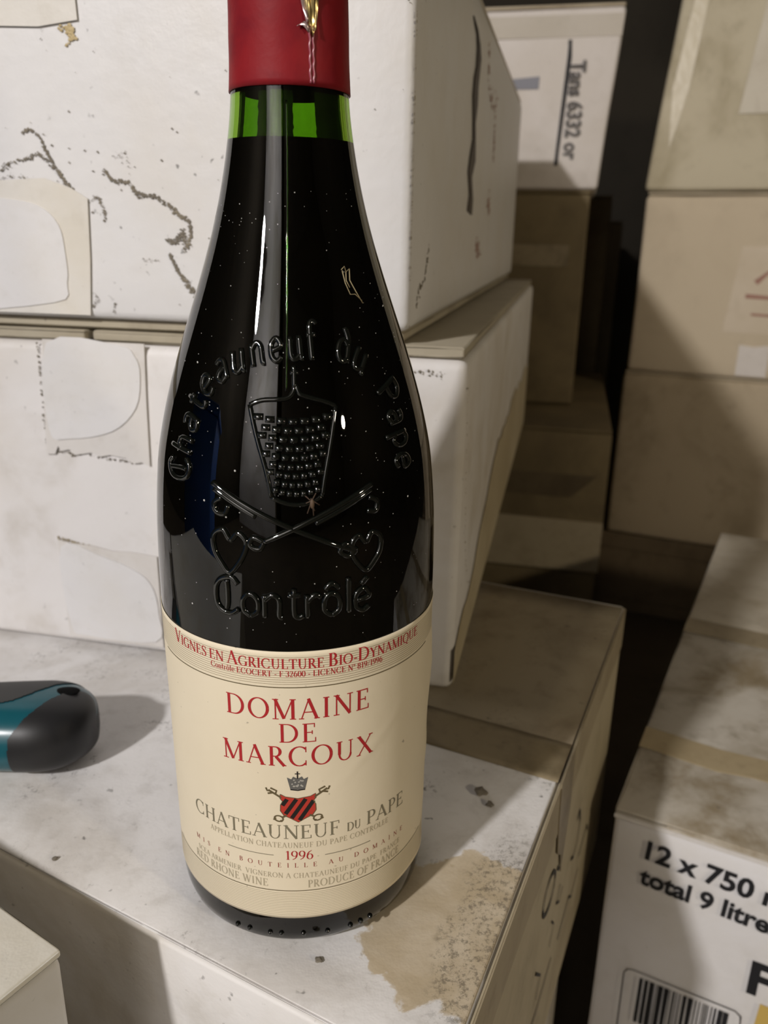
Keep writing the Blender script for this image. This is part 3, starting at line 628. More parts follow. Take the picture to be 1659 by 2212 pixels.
# capsule: foil sleeve with a lapped seam and a torn spot
CAPB = 0.2373
def capsule():
    M, nt, b = nm('red_foil'); co = texco(nt)
    c = mix(nt, ramp(nt, nz(nt, 60, 4, 0.6, 0.3, co), 0.4, 0.75), (0.235, 0.013, 0.017), (0.165, 0.010, 0.016))
    nt.links.new(c, b.inputs['Base Color']); setp(b, rough=0.5, spec=0.12)
    bump(nt, b, nz(nt, 120, 4, 0.6, 0.2, co), 0.0006, 0.35)
    M2 = M
    hh = [CAPB + (0.2975 - CAPB) * i / 40 for i in range(41)]
    rr = lambda h: rad(min(h, 0.29)) + 0.00042
    pr = [(rr(hh[0]) - 0.00035, ZB + hh[0])] + [(rr(h), ZB + h) for h in hh] + [(0.0128, ZB + 0.2992), (0.0, ZB + 0.2994)]
    vs, fs = lathe(pr, 160)
    vs = [Vector(v) + (Vector((v[0], v[1], 0)).normalized() * 0.00012 * noise.noise(Vector(v) * 160) if (v[0] or v[1]) else Vector()) for v in vs]
    cap = link('capsule', mesh('capsule', vs, fs), M2, BOT, True)
    # lapped seam
    paths = []
    for da in (0.0, 3.4):
        paths.append([bpos(24.5 + da + 1.0 * math.sin(i * 0.9 + da) * 0.4, CAPB + 0.0006 + 0.0120 * i / 30, 0.00047 + 0.00008 * noise.noise(Vector((i * 0.6, da, 0)))) for i in range(31)])
    vs, fs = tubes(paths, 0.00030, 8)
    link('foil_seam', mesh('foil_seam', vs, fs), plain('foil_fold', (0.30, 0.06, 0.09), 0.22, 0.7), cap, True)
    # torn, curled foil showing its bright underside
    mg = plain('gold_foil_underside', (0.62, 0.48, 0.22), 0.25, 0.6, 0.75)
    ms = plain('silver_foil_underside', (0.55, 0.42, 0.40), 0.28, 0.6, 0.7)
    for k, (pts, wd, mt) in enumerate((([(21.5, 0.2565), (23.5, 0.2525), (26.0, 0.2485)], 2.6, mg), ([(26.0, 0.2575), (29.0, 0.2530), (27.5, 0.2480)], 2.4, mg), ([(30.5, 0.2580), (33.0, 0.2545), (29.0, 0.2490)], 2.0, mg), ([(17.5, 0.2570), (20.0, 0.2530), (22.0, 0.2505)], 2.2, ms), ([(15.0, 0.2498), (19.0, 0.2508), (23.0, 0.2486)], 2.0, ms))):
        vs, fs = [], []
        for i in range(9):
            t = i / 8; a = (1 - t) ** 2 * pts[0][0] + 2 * t * (1 - t) * pts[1][0] + t * t * pts[2][0]; h = (1 - t) ** 2 * pts[0][1] + 2 * t * (1 - t) * pts[1][1] + t * t * pts[2][1]
            for s in (-1, 0, 1):
                off = 0.0008 + 0.0006 * math.sin(t * 5 + k) * (1 if s == 0 else 0.3) + 0.0003 * k * 0.3
                vs.append(bpos(a + s * wd * (1.1 - 0.7 * t), h + 0.0004 * s, off))
        for i in range(8):
            for s in range(2):
                q = i * 3 + s; fs.append((q, q + 1, q + 4, q + 3))
        o = link('torn_foil', mesh('torn_foil', vs, fs), mt, cap, True)
        md = o.modifiers.new('thickness', 'SOLIDIFY'); md.thickness = 0.00012
    o['label'] = 'torn shiny foil flake'
capsule()

# paper label
LB0, LB1 = 0.0127, 0.1016
LOFF = 0.00022
def lrad(ang, h):
    """label stand-off: small creases towards its right edge"""
    e = max(0.0, (ang - 45) / 45)
    cr = 0.00055 * e * noise.noise(Vector((ang * 0.06, h * 70, 2.0))) + 0.0011 * max(0, 1 - abs(ang - 88) / 12) * max(0, 1 - abs(h - 0.078) / 0.014)
    dg = 0.00011 * math.exp(-((h - 0.062 - (ang - 25) * 0.0006) / 0.0016) ** 2) * max(0, 1 - abs(ang - 33) / 24)
    return LOFF + max(cr, -0.0001) + dg
def label_part():
    M, nt, b = nm('cream_label_paper'); co = texco(nt)
    c = mix(nt, mul(nt, ramp(nt, nz(nt, 30, 4, 0.6, 0.3, co), 0.4, 0.8), 0.35), (0.765, 0.675, 0.505), (0.70, 0.60, 0.43))
    c = mix(nt, mul(nt, ramp(nt, nz(nt, 420, 2, 0.5, 0.0, co), 0.735, 0.78), 0.5), c, (0.15, 0.12, 0.08))
    nt.links.new(c, b.inputs['Base Color']); setp(b, rough=0.55, spec=0.3)
    bump(nt, b, nz(nt, 160, 4, 0.6, 0.1, co), 0.0004, 0.25)
    vs, fs = [], []; NA, NH = 150, 70; A0, A1 = -108, 112
    for i in range(NA + 1):
        a = A0 + (A1 - A0) * i / NA
        for j in range(NH + 1):
            h = LB0 + (LB1 - LB0) * j / NH; vs.append(bpos(a, h, lrad(a, h)))
    for i in range(NA):
        for j in range(NH):
            q = i * (NH + 1) + j; fs.append((q, q + NH + 1, q + NH + 2, q + 1))
    o = link('paper_label', mesh('paper_label', vs, fs), M, BOT, True, 'cream paper label with red and grey lettering')
    md = o.modifiers.new('thickness', 'SOLIDIFY'); md.thickness = 0.00016; md.offset = -1
    return o
LAB = label_part()
R0 = 0.0407
def ink(name, strokes, mat, lift=0.00006, label=None):
    """strokes: list of (pts[(angle_deg, h)], widths or width); flat print following the label"""
    vs, fs = [], []
    for pts, wd in strokes:
        P = [Vector((rad_(a) * R0, h)) for a, h in pts]; b0 = len(vs); k = len(P)
        for i, p in enumerate(P):
            t = P[min(i + 1, k - 1)] - P[max(i - 1, 0)]
            if t.length < 1e-9: t = Vector((1, 0))
            t.normalize(); n = Vector((-t.y, t.x)); ww = (wd[i] if isinstance(wd, list) else wd) * 0.5
            for s in (-1, 1):
                q = p + n * ww * s; a = math.degrees(q.x / R0); vs.append(bpos(a, q.y, lrad(a, q.y) + lift))
        for i in range(k - 1):
            q = b0 + 2 * i; fs.append((q, q + 1, q + 3, q + 2))
    return link(name, mesh(name, vs, fs), mat, LAB, None, label)
def hline(h, a0, a1, wd, step=2.0):
    n = max(2, int((a1 - a0) / step)); return ([(a0 + (a1 - a0) * i / n, h) for i in range(n + 1)], wd)

# --- a small drawn alphabet of classical serif capitals: strokes in units of the cap height
TK, TN = 0.135, 0.05
def ln(x0, y0, x1, y1, w, n=4): return ([(x0 + (x1 - x0) * i / n, y0 + (y1 - y0) * i / n) for i in range(n + 1)], w)
def arc(cx, cy, rx, ry, a0, a1, w0=TN, w1=TK, n=18):
    P, W = [], []
    for i in range(n + 1):
        a = rad_(a0 + (a1 - a0) * i / n); P.append((cx + rx * math.cos(a), cy + ry * math.sin(a))); W.append(w0 + (w1 - w0) * abs(math.cos(a)) ** 1.5)
    return (P, W)
def sf(x, y, hw=0.13): return ln(x - hw, y, x + hw, y, TN * 0.9, 2)
def stem(x, w=TK, y0=0.0, y1=1.0, top=True, bot=True):
    r = [ln(x, y0, x, y1, w)]
    if bot: r.append(sf(x, y0 + TN * 0.45))
    if top: r.append(sf(x, y1 - TN * 0.45))
    return r
tb = lambda x, y0, y1: ln(x, y0, x, y1, TN * 0.9, 2)
S_ = ([(0.50, 0.80), (0.46, 0.90), (0.36, 0.98), (0.25, 0.985), (0.14, 0.93), (0.09, 0.80), (0.13, 0.67), (0.25, 0.57), (0.38, 0.47), (0.50, 0.36), (0.53, 0.23), (0.47, 0.09), (0.34, 0.015), (0.21, 0.02), (0.11, 0.09), (0.06, 0.22)],
      [0.05, 0.045, 0.05, 0.06, 0.08, 0.10, 0.12, 0.135, 0.14, 0.13, 0.11, 0.08, 0.055, 0.05, 0.045, 0.05])
G = {
 'A': ([ln(0.08, 0, 0.40, 1.0, TN), ln(0.38, 1.0, 0.74, 0, TK), ln(0.19, 0.34, 0.62, 0.34, TN), sf(0.08, 0.022, 0.11), sf(0.74, 0.022, 0.12)], 0.84),
 'B': (stem(0.17) + [ln(0.17, 0.975, 0.34, 0.975, TN), arc(0.34, 0.755, 0.19, 0.22, 90, -90), ln(0.17, 0.53, 0.36, 0.53, TN), arc(0.36, 0.275, 0.23, 0.25, 90, -90), ln(0.17, 0.025, 0.36, 0.025, TN)], 0.70),
 'C': ([arc(0.48, 0.5, 0.40, 0.49, 48, 312), tb(0.755, 0.70, 0.98), tb(0.755, 0.02, 0.28)], 0.86),
 'D': (stem(0.17) + [ln(0.17, 0.975, 0.38, 0.975, TN), arc(0.38, 0.5, 0.43, 0.475, 90, -90), ln(0.17, 0.025, 0.38, 0.025, TN)], 0.92),
 'E': (stem(0.17) + [ln(0.17, 0.975, 0.56, 0.975, TN), ln(0.17, 0.52, 0.47, 0.52, TN), ln(0.17, 0.025, 0.60, 0.025, TN), tb(0.57, 0.78, 1.0), tb(0.47, 0.42, 0.62), tb(0.62, 0.0, 0.24)], 0.70),
 'F': (stem(0.17) + [ln(0.17, 0.975, 0.56, 0.975, TN), ln(0.17, 0.50, 0.46, 0.50, TN), tb(0.57, 0.78, 1.0), tb(0.46, 0.40, 0.60)], 0.64),
 'G': ([arc(0.48, 0.5, 0.40, 0.49, 48, 318), tb(0.755, 0.70, 0.98)] + [ln(0.77, 0.05, 0.77, 0.42, TK), sf(0.77, 0.42)], 0.92),
 'H': (stem(0.17) + stem(0.72) + [ln(0.17, 0.51, 0.72, 0.51, TN)], 0.89),
 'I': (stem(0.18), 0.36),
 'L': (stem(0.17) + [ln(0.17, 0.025, 0.58, 0.025, TN), tb(0.60, 0.0, 0.27)], 0.66),
 'M': (stem(0.14, TN * 1.2) + stem(0.88) + [ln(0.13, 1.0, 0.50, 0.04, TK), ln(0.50, 0.04, 0.87, 1.0, TN)], 1.04),
 'N': (stem(0.15, TN * 1.2) + stem(0.76, TN * 1.2, 0, 1.0, True, False) + [ln(0.13, 1.0, 0.76, 0.0, TK)], 0.90),
 'O': ([arc(0.48, 0.5, 0.40, 0.49, 0, 360, n=32)], 0.96),
 'P': (stem(0.17) + [ln(0.17, 0.975, 0.34, 0.975, TN), arc(0.34, 0.725, 0.22, 0.25, 90, -90), ln(0.17, 0.475, 0.34, 0.475, TN)], 0.64),
 'Q': ([arc(0.48, 0.5, 0.40, 0.49, 0, 360, n=32), ([(0.44, 0.04), (0.62, -0.10), (0.86, -0.20)], [0.05, 0.11, 0.05])], 0.96),
 'R': (stem(0.17) + [ln(0.17, 0.975, 0.34, 0.975, TN), arc(0.34, 0.735, 0.21, 0.24, 90, -90), ln(0.17, 0.495, 0.34, 0.495, TN), ln(0.36, 0.49, 0.72, 0.0, TK), sf(0.74, 0.022, 0.07)], 0.78),
 'S': ([S_, tb(0.51, 0.72, 0.99), tb(0.07, 0.01, 0.29)], 0.60),
 'T': (stem(0.38, TK, 0, 1.0, False) + [ln(0.05, 0.975, 0.71, 0.975, TN), tb(0.05, 0.75, 1.0), tb(0.71, 0.75, 1.0)], 0.76),
 'U': ([ln(0.17, 1.0, 0.17, 0.33, TK), arc(0.43, 0.33, 0.26, 0.32, 180, 360, TN, 0.09), ln(0.69, 0.33, 0.69, 1.0, TN * 1.2), sf(0.17, 0.978), sf(0.69, 0.978, 0.10)], 0.86),
 'V': ([ln(0.08, 1.0, 0.40, 0.0, TK), ln(0.40, 0.0, 0.72, 1.0, TN), sf(0.09, 0.978, 0.11), sf(0.72, 0.978, 0.10)], 0.80),
 'W': ([ln(0.08, 1.0, 0.34, 0.0, TK), ln(0.34, 0.0, 0.58, 1.0, TN), ln(0.54, 1.0, 0.82, 0.0, TK), ln(0.82, 0.0, 1.06, 1.0, TN), sf(0.09, 0.978, 0.11), sf(0.55, 0.978, 0.10), sf(1.06, 0.978, 0.10)], 1.14),
 'X': ([ln(0.10, 1.0, 0.72, 0.0, TK), ln(0.70, 1.0, 0.10, 0.0, TN), sf(0.11, 0.978, 0.10), sf(0.70, 0.978, 0.10), sf(0.10, 0.022, 0.10), sf(0.72, 0.022, 0.11)], 0.82),
 'Y': ([ln(0.08, 1.0, 0.38, 0.46, TK), ln(0.38, 0.46, 0.68, 1.0, TN), ln(0.38, 0.0, 0.38, 0.48, TK), sf(0.38, 0.022), sf(0.09, 0.978, 0.10), sf(0.68, 0.978, 0.10)], 0.76),
 '0': ([arc(0.29, 0.5, 0.23, 0.49, 0, 360, n=28)], 0.58),
 '1': ([ln(0.28, 0, 0.28, 1.0, TK), ln(0.28, 1.0, 0.12, 0.86, TN), sf(0.28, 0.022, 0.14)], 0.50),
 '2': ([([(0.08, 0.74), (0.12, 0.90), (0.27, 0.985), (0.42, 0.93), (0.48, 0.76), (0.42, 0.56), (0.25, 0.30), (0.07, 0.04)], [0.06, 0.06, 0.06, 0.09, 0.13, 0.11, 0.07, 0.05]), ln(0.07, 0.05, 0.52, 0.05, 0.10)], 0.58),
 '3': ([arc(0.24, 0.75, 0.21, 0.235, 150, -80), arc(0.24, 0.265, 0.25, 0.26, 90, -150)], 0.56),
 '6': ([arc(0.30, 0.31, 0.22, 0.30, 0, 360, n=26), ([(0.09, 0.36), (0.12, 0.62), (0.24, 0.84), (0.46, 0.99)], [0.13, 0.12, 0.09, 0.05])], 0.60),
 '8': ([arc(0.29, 0.755, 0.19, 0.225, 0, 360, n=24), arc(0.29, 0.27, 0.23, 0.26, 0, 360, n=26)], 0.58),
 '9': ([arc(0.29, 0.69, 0.22, 0.30, 0, 360, n=26), ([(0.50, 0.64), (0.47, 0.38), (0.35, 0.16), (0.13, 0.01)], [0.13, 0.12, 0.09, 0.05])], 0.60),
 '-': ([ln(0.06, 0.36, 0.36, 0.36, 0.09, 2)], 0.42), '/': ([ln(0.04, -0.05, 0.36, 1.02, TN)], 0.40),
 '°': ([arc(0.16, 0.82, 0.11, 0.14, 0, 360, TN, 0.07, 16)], 0.34), '.': ([ln(0.08, 0.06, 0.18, 0.06, 0.1, 2)], 0.26),
 'c': ([arc(0.26, 0.33, 0.20, 0.32, 45, 315, TN, 0.11)], 0.48), 'o': ([arc(0.28, 0.33, 0.21, 0.32, 0, 360, TN, 0.11, 24)], 0.56),
 'ô': ([arc(0.28, 0.33, 0.21, 0.32, 0, 360, TN, 0.11, 24), ln(0.14, 0.76, 0.28, 0.96, TN, 2), ln(0.28, 0.96, 0.42, 0.76, TN, 2)], 0.56),
 'n': ([ln(0.12, 0, 0.12, 0.66, 0.11), arc(0.28, 0.42, 0.16, 0.22, 180, 0, TN, 0.09), ln(0.44, 0, 0.44, 0.44, 0.11), sf(0.12, 0.02, 0.09), sf(0.44, 0.02, 0.09)], 0.56),
 't': ([ln(0.16, 0.10, 0.16, 0.88, 0.11), ln(0.04, 0.64, 0.32, 0.64, TN), arc(0.26, 0.12, 0.10, 0.10, 180, 320, TN, 0.07)], 0.36),
 'r': ([ln(0.12, 0, 0.12, 0.66, 0.11), arc(0.27, 0.44, 0.15, 0.20, 180, 50, TN, 0.08), sf(0.12, 0.02, 0.09)], 0.40),
 'l': ([ln(0.14, 0, 0.14, 1.0, 0.11), sf(0.14, 0.02, 0.09)], 0.28),
 'e': ([arc(0.27, 0.33, 0.20, 0.32, 0, 315, TN, 0.11), ln(0.08, 0.35, 0.46, 0.35, TN, 2)], 0.50),
}
def serif_row(name, runs, a0, a1, base, mat, track=0.10, space=0.34, weight=1.0, lift=0.00006, label=None):
    """runs: [(text, cap height in m)]; the row is fitted between the angles a0..a1"""
    glyphs = []; x = 0.0
    for txt, ch in runs:
        for c in txt:
            if c == ' ': x += space * ch; continue
            g, adv = G[c]; glyphs.append((g, x, ch)); x += (adv + track) * ch
    x -= track * runs[-1][1]
    arc_len = rad_(a1 - a0) * R0; k = arc_len / x; st = []
    for g, gx, ch in glyphs:
        for P, W in g:
            pts = [(a0 + math.degrees((gx + px * ch) * k / R0), base + py * ch) for px, py in P]
            wsc = ch * weight
            st.append((pts, [q * wsc for q in W] if isinstance(W, list) else W * wsc))
    return ink(name, st, mat, lift, label)
I_red = plain('red_print', (0.40, 0.022, 0.026), 0.5, 0.3)
I_grey = plain('grey_green_print', (0.20, 0.175, 0.115), 0.55, 0.3)
I_pale = plain('pale_grey_print', (0.43, 0.37, 0.255), 0.55, 0.3)
I_rule = plain('rule_print', (0.26, 0.205, 0.115), 0.55, 0.3)
I_dark = plain('dark_rule_print', (0.13, 0.10, 0.05), 0.55, 0.3)
I_blk = plain('black_crest_print', (0.02, 0.017, 0.015), 0.5, 0.3)
I_brown = plain('brown_red_print', (0.30, 0.06, 0.045), 0.5, 0.3)
mmv = 0.001
ink('ruled_lines', [hline((99.9 - 0.66 * i) * mmv, -80, 82, 0.00013) for i in range(13)], I_rule, 0.00003)
ink('dark_rule', [hline(91.0 * mmv, -62, 70, 0.00030)], I_dark)
ink('ruled_lines', [hline((22.1 - 0.62 * i) * mmv, -80, 82, 0.00016) for i in range(14)], I_pale, 0.00003)
ink('dark_rule', [hline(23.0 * mmv, -66, 72, 0.00028)], I_dark)
B_, s_ = 3.9 * mmv, 2.95 * mmv
serif_row('lettering', [('V', B_), ('IGNES EN ', s_), ('A', B_), ('GRICULTURE ', s_), ('B', B_), ('IO', s_), ('-', s_), ('D', B_), ('YNAMIQUE', s_)], -51, 60, 96.6 * mmv, I_red, 0.06, 0.30, 1.15)
serif_row('lettering', [('Contrôle ECOCERT - F 32600 - LICENCE N° 819/1996', 1.75 * mmv)], -29.7, 38.5, 94.25 * mmv, I_red, 0.08, 0.34, 1.15)
for nm_, a0, a1, h, c in (('DOMAINE', -23.8, 33.0, 81.2, 6.3), ('DE', -3.0, 11.7, 73.9, 5.9), ('MARCOUX', -26.3, 34.8, 66.3, 6.3)):
    serif_row('lettering', [(nm_, c * mmv)], a0, a1, h * mmv, I_red, 0.12, 0.34, 1.0)
serif_row('lettering', [('CHATEAUNEUF', 4.7 * mmv)], -45.3, 20.6, 41.7 * mmv, I_grey, 0.06)
serif_row('lettering', [('DU', 3.0 * mmv)], 23.6, 29.8, 41.6 * mmv, I_grey, 0.06)
serif_row('lettering', [('PAPE', 4.7 * mmv)], 32.4, 53.6, 41.5 * mmv, I_grey, 0.06)
serif_row('lettering', [('APPELLATION CHATEAUNEUF DU PAPE CONTROLEE', 1.85 * mmv)], -36, 44, 38.5 * mmv, I_pale, 0.10, 0.4)
serif_row('lettering', [('1996', 3.1 * mmv)], -2.0, 9.6, 34.3 * mmv, I_red, 0.04)
ink('dark_rule', [hline(35.7 * mmv, -26.8, -6.5, 0.00022), hline(35.2 * mmv, 14.4, 34.5, 0.00022)], I_grey)
serif_row('lettering', [('MIS EN BOUTEILLE AU DOMAINE', 1.6 * mmv)], -46.4, 53.7, 31.5 * mmv, I_brown, 0.95, 1.1, 1.0)
serif_row('lettering', [('SCEA ARMENIER  VIGNERON A CHATEAUNEUF DU PAPE  FRANCE', 1.8 * mmv)], -45.4, 51.9, 27.7 * mmv, I_pale, 0.10, 0.4)
serif_row('lettering', [('RED RHONE WINE', 2.7 * mmv)], -47.6, -9.2, 24.2 * mmv, I_pale, 0.10, 0.36, 1.1)
serif_row('lettering', [('PRODUCE OF FRANCE', 2.7 * mmv)], 7.2, 51.5, 24.0 * mmv, I_pale, 0.10, 0.36, 1.1)
# printed crest: striped shield, crown, crossed keys
CX = 3.85
def mmpt(x, y): return (CX + math.degrees(x * mmv / R0), y * mmv)
def fill(name, pts, mat, lift):
    """filled flat print from an outline in mm around the crest's axis"""
    bm = bmesh.new(); vs = [bm.verts.new((x, y, 0)) for x, y in pts]; f = bm.faces.new(vs)
    bmesh.ops.triangulate(bm, faces=[f]); bmesh.ops.subdivide_edges(bm, edges=[e for e in bm.edges if e.calc_length() > 1.0], cuts=3, use_grid_fill=True)
    for v in bm.verts:
        a, h = mmpt(v.co.x, v.co.y); v.co = bpos(a, h, lrad(a, h) + lift)
    return link(name, bm_mesh(name, bm), mat, LAB)
SHT = [(-4.9, 57.0), (-3.5, 56.2), (0, 55.6), (3.5, 56.2), (4.9, 57.0), (5.0, 55.6), (4.3, 54.6), (4.9, 53.4), (5.0, 51.4), (4.0, 49.8), (2.0, 48.8), (0.0, 47.5), (-2.0, 48.8), (-4.0, 49.8), (-5.0, 51.4), (-4.9, 53.4), (-4.3, 54.6), (-5.0, 55.6)]
fill('shield', SHT, plain('crest_red', (0.47, 0.045, 0.03), 0.5, 0.3), 0.00007)
def clipband(x0, x1):
    # diagonal black stripes leaning right, clipped to the shield body
    pts = []
    for t in range(13):
        y = 48.2 + 8.6 * t / 12; pts.append((x0 + (y - 48) * 0.62, y))
    return pts
bands = []
for x0 in (-7.6, -5.0, -2.4, 0.2):
    pts = [(x, y) for x, y in clipband(x0, 0) if abs(x) < (4.6 if y > 50.6 else 4.6 - (50.6 - y) * 1.5) and y < 56.4 - (0 if abs(x) > 3 else 0.5)]
    if len(pts) > 2: bands.append(([mmpt(*p) for p in pts], 0.00118))
ink('shield_stripes', bands, I_blk, 0.00010)
ink('shield_outline', [([mmpt(*p) for p in SHT + SHT[:1]], 0.00022)], I_dark, 0.00011)
fill('crown', [(-2.0, 58.5), (2.0, 58.5), (2.9, 62.6), (1.7, 62.0), (1.2, 62.9), (0, 62.2), (-1.2, 62.9), (-1.7, 62.0), (-2.9, 62.6)], plain('crown_grey', (0.13, 0.125, 0.115), 0.5, 0.3), 0.00007)
ink('crown_detail', [([mmpt(-2.0, 58.6), mmpt(0, 58.3), mmpt(2.0, 58.6)], 0.00035), ([mmpt(0, 62.2), mmpt(0, 64.6)], 0.00035), ([mmpt(-0.7, 63.8), mmpt(0.7, 63.8)], 0.0003)], I_blk, 0.00010)
rk = random.Random(4)
ink('crown_jewels', [([mmpt(x, y), mmpt(x + 0.35, y + 0.3)], 0.0004) for x, y in [(rk.uniform(-1.9, 1.6), rk.uniform(59.3, 61.8)) for _ in range(16)]], plain('crown_pale', (0.42, 0.40, 0.35), 0.5, 0.3), 0.00012)
keys = []
for s in (-1, 1):
    keys += [([mmpt(s * 4.6, 55.8), mmpt(s * 8.2, 58.2)], 0.0006), ([mmpt(s * 6.3, 56.9), mmpt(s * 5.9, 58.1), mmpt(s * 7.6, 58.9)], 0.00055), ([mmpt(s * 6.9, 57.4), mmpt(s * 8.4, 57.0)], 0.0006), ([mmpt(s * 7.6, 57.9), mmpt(s * 8.5, 57.9), mmpt(s * 8.9, 58.9)], 0.0005),
             ([mmpt(s * 3.2, 49.9), mmpt(s * 4.4, 49.2)], 0.0006), ([mmpt(x, y) for x, y in loop(s * 5.5, 48.7, 1.25, 0.95, s * 0.3, 16)], 0.00045), ([mmpt(s * 6.3, 48.9), mmpt(s * 7.0, 48.2)], 0.0005), ([mmpt(s * 5.0, 48.2), mmpt(s * 4.6, 47.6)], 0.0004)]
ink('crossed_keys', keys, I_dark, 0.00009)

# moulded relief on the shoulder
RX = 0.038
def rel(x, y, off=0.0): return bpos(math.degrees(x * mmv / RX), y * mmv, off)
def cr_open(p, n=4):
    if len(p) < 3: return p
    out = []; P = [Vector(q) for q in p]
    for i in range(len(P) - 1):
        p0 = P[max(i - 1, 0)]; p1 = P[i]; p2 = P[i + 1]; p3 = P[min(i + 2, len(P) - 1)]
        for k in range(n):
            t = k / n; out.append(tuple(0.5 * ((2 * p1) + (p2 - p0) * t + (2 * p0 - 5 * p1 + 4 * p2 - p3) * t * t + (3 * p1 - p0 - 3 * p2 + p3) * t ** 3)))
    return out + [tuple(P[-1])]
def relief(name, paths, r, off=0.0, label=None):
    out = []; paths = [cr_open(p) if len(p) < 12 else p for p in paths]
    for p in paths:
        q = []
        for (x0, y0), (x1, y1) in zip(p, p[1:]):
            n = max(1, int(math.hypot(x1 - x0, y1 - y0) / 0.7))
            q += [(x0 + (x1 - x0) * i / n, y0 + (y1 - y0) * i / n) for i in range(n)]
        q.append(p[-1]); out.append([rel(x, y, off) for x, y in q])
    vs, fs = tubes(out, r, 10)
    return link(name, mesh(name, vs, fs), M_relief, BOT, True, label)
M_relief = plain('dark_moulded_glass', (0.003, 0.004, 0.003), 0.035, 1.0)
SK = {
 'C': ([[(0.85, 1.35), (0.6, 1.65), (0.2, 1.5), (0.0, 1.1), (0.0, 0.45), (0.2, 0.1), (0.55, 0.0), (0.85, 0.25)], [(0.42, 1.5), (0.45, 1.1), (0.45, 0.5), (0.40, 0.2)]], 1.0),
 'h': ([[(0, 0), (0, 1.6)], [(0, 0.75), (0.22, 1.0), (0.5, 0.8), (0.5, 0.0)]], 0.72),
 'a': ([[(0.05, 0.9), (0.3, 1.0), (0.5, 0.8), (0.5, 0.0)], [(0.5, 0.55), (0.2, 0.5), (0.02, 0.25), (0.2, 0.0), (0.5, 0.15)]], 0.72),
 't': ([[(0.2, 1.3), (0.2, 0.2), (0.35, 0.0), (0.5, 0.1)], [(0.0, 1.0), (0.42, 1.0)]], 0.62),
 'e': ([[(0.02, 0.5), (0.5, 0.6), (0.42, 0.9), (0.25, 1.0), (0.0, 0.75), (0.0, 0.25), (0.25, 0.0), (0.5, 0.15)]], 0.70),
 'u': ([[(0, 1.0), (0, 0.2), (0.22, 0.0), (0.5, 0.2)], [(0.5, 1.0), (0.5, 0.1), (0.62, 0.0)]], 0.76),
 'n': ([[(0, 0), (0, 1.0)], [(0, 0.75), (0.25, 1.0), (0.5, 0.8), (0.5, 0.1), (0.62, 0.0)]], 0.78),
 'f': ([[(0.12, -0.1), (0.12, 1.3), (0.3, 1.6), (0.5, 1.45)], [(-0.1, 1.0), (0.42, 1.0)]], 0.6),
 'd': ([[(0.5, 0.0), (0.5, 1.0), (0.2, 1.55)], [(0.5, 0.8), (0.25, 1.0), (0.0, 0.75), (0.0, 0.25), (0.25, 0.0), (0.5, 0.2)]], 0.74),
 'P': ([[(0.1, 0), (0.1, 1.6)], [(0.0, 1.5), (0.5, 1.62), (0.78, 1.25), (0.6, 0.85), (0.1, 0.75)]], 0.92),
 'p': ([[(0, -0.5), (0, 1.0)], [(0, 0.8), (0.25, 1.0), (0.5, 0.75), (0.5, 0.25), (0.25, 0.0), (0.0, 0.2)]], 0.72),
 'o': ([[(0.25, 0), (0.0, 0.25), (0.0, 0.75), (0.25, 1.0), (0.5, 0.75), (0.5, 0.25), (0.25, 0.0)]], 0.72),
 'ô': ([[(0.25, 0), (0.0, 0.25), (0.0, 0.75), (0.25, 1.0), (0.5, 0.75), (0.5, 0.25), (0.25, 0.0)], [(0.02, 1.2), (0.25, 1.45), (0.48, 1.2)]], 0.72),
 'r': ([[(0, 0), (0, 1.0)], [(0, 0.7), (0.28, 1.0), (0.45, 0.88)]], 0.58), 'l': ([[(0.1, 0.05), (0.1, 1.6)]], 0.36),
 'é': ([[(0.02, 0.5), (0.5, 0.6), (0.42, 0.9), (0.25, 1.0), (0.0, 0.75), (0.0, 0.25), (0.25, 0.0), (0.5, 0.15)], [(0.2, 1.2), (0.45, 1.5)]], 0.70),
}
xh = 6.1; paths = []; x = -16.8
tot = sum(SK[c][1] for c in 'Contrôlé'); kx = (22.8 + 16.8) / (tot * xh)
for c in 'Contrôlé':
    g, adv = SK[c]
    for p in g: paths.append([(x + px * xh * min(kx, 1.15), 111.4 + py * xh) for px, py in p])
    x += adv * xh * kx
relief('embossed_lettering', paths, 0.00080, 0.0)
# arched lettering: path through the measured curve
AP = [(-28.6, 143.0), (-29.2, 150), (-28.4, 157.0), (-24.6, 167.6), (-20, 172), (-14.3, 175.0), (-7, 177.2), (-1.3, 178.2), (6, 178.8), (11.7, 179.0), (18, 178.2), (23.8, 176.0), (28, 172.5), (31.4, 168.0), (34.4, 160.5), (35.2, 153), (34.4, 145.0)]
seg = [math.hypot(AP[i + 1][0] - AP[i][0], AP[i + 1][1] - AP[i][1]) for i in range(len(AP) - 1)]; TL = sum(seg)
def along(s):
    s = max(0, min(TL - 1e-6, s)); i = 0
    while s > seg[i]: s -= seg[i]; i += 1
    t = s / seg[i]; p, q = Vector(AP[i]), Vector(AP[i + 1]); return p.lerp(q, t), (q - p).normalized()
txt = 'Chateauneuf du Pape'; ax_ = 5.3
tot = sum(SK[c][1] if c != ' ' else 0.55 for c in txt) * ax_; kk = TL / tot; s = 0.0; paths = []
for c in txt:
    if c == ' ': s += 0.55 * ax_ * kk; continue
    g, adv = SK[c]
    pc, tg = along(s + adv * ax_ * kk * 0.4); no = Vector((-tg.y, tg.x))
    for p in g:
        paths.append([tuple(pc + tg * ((px - 0.3) * ax_ * min(kk, 1.1)) + no * ((py - 0.6) * ax_)) for px, py in p])
    s += adv * ax_ * kk
relief('embossed_lettering', paths, 0.00074, 0.0)
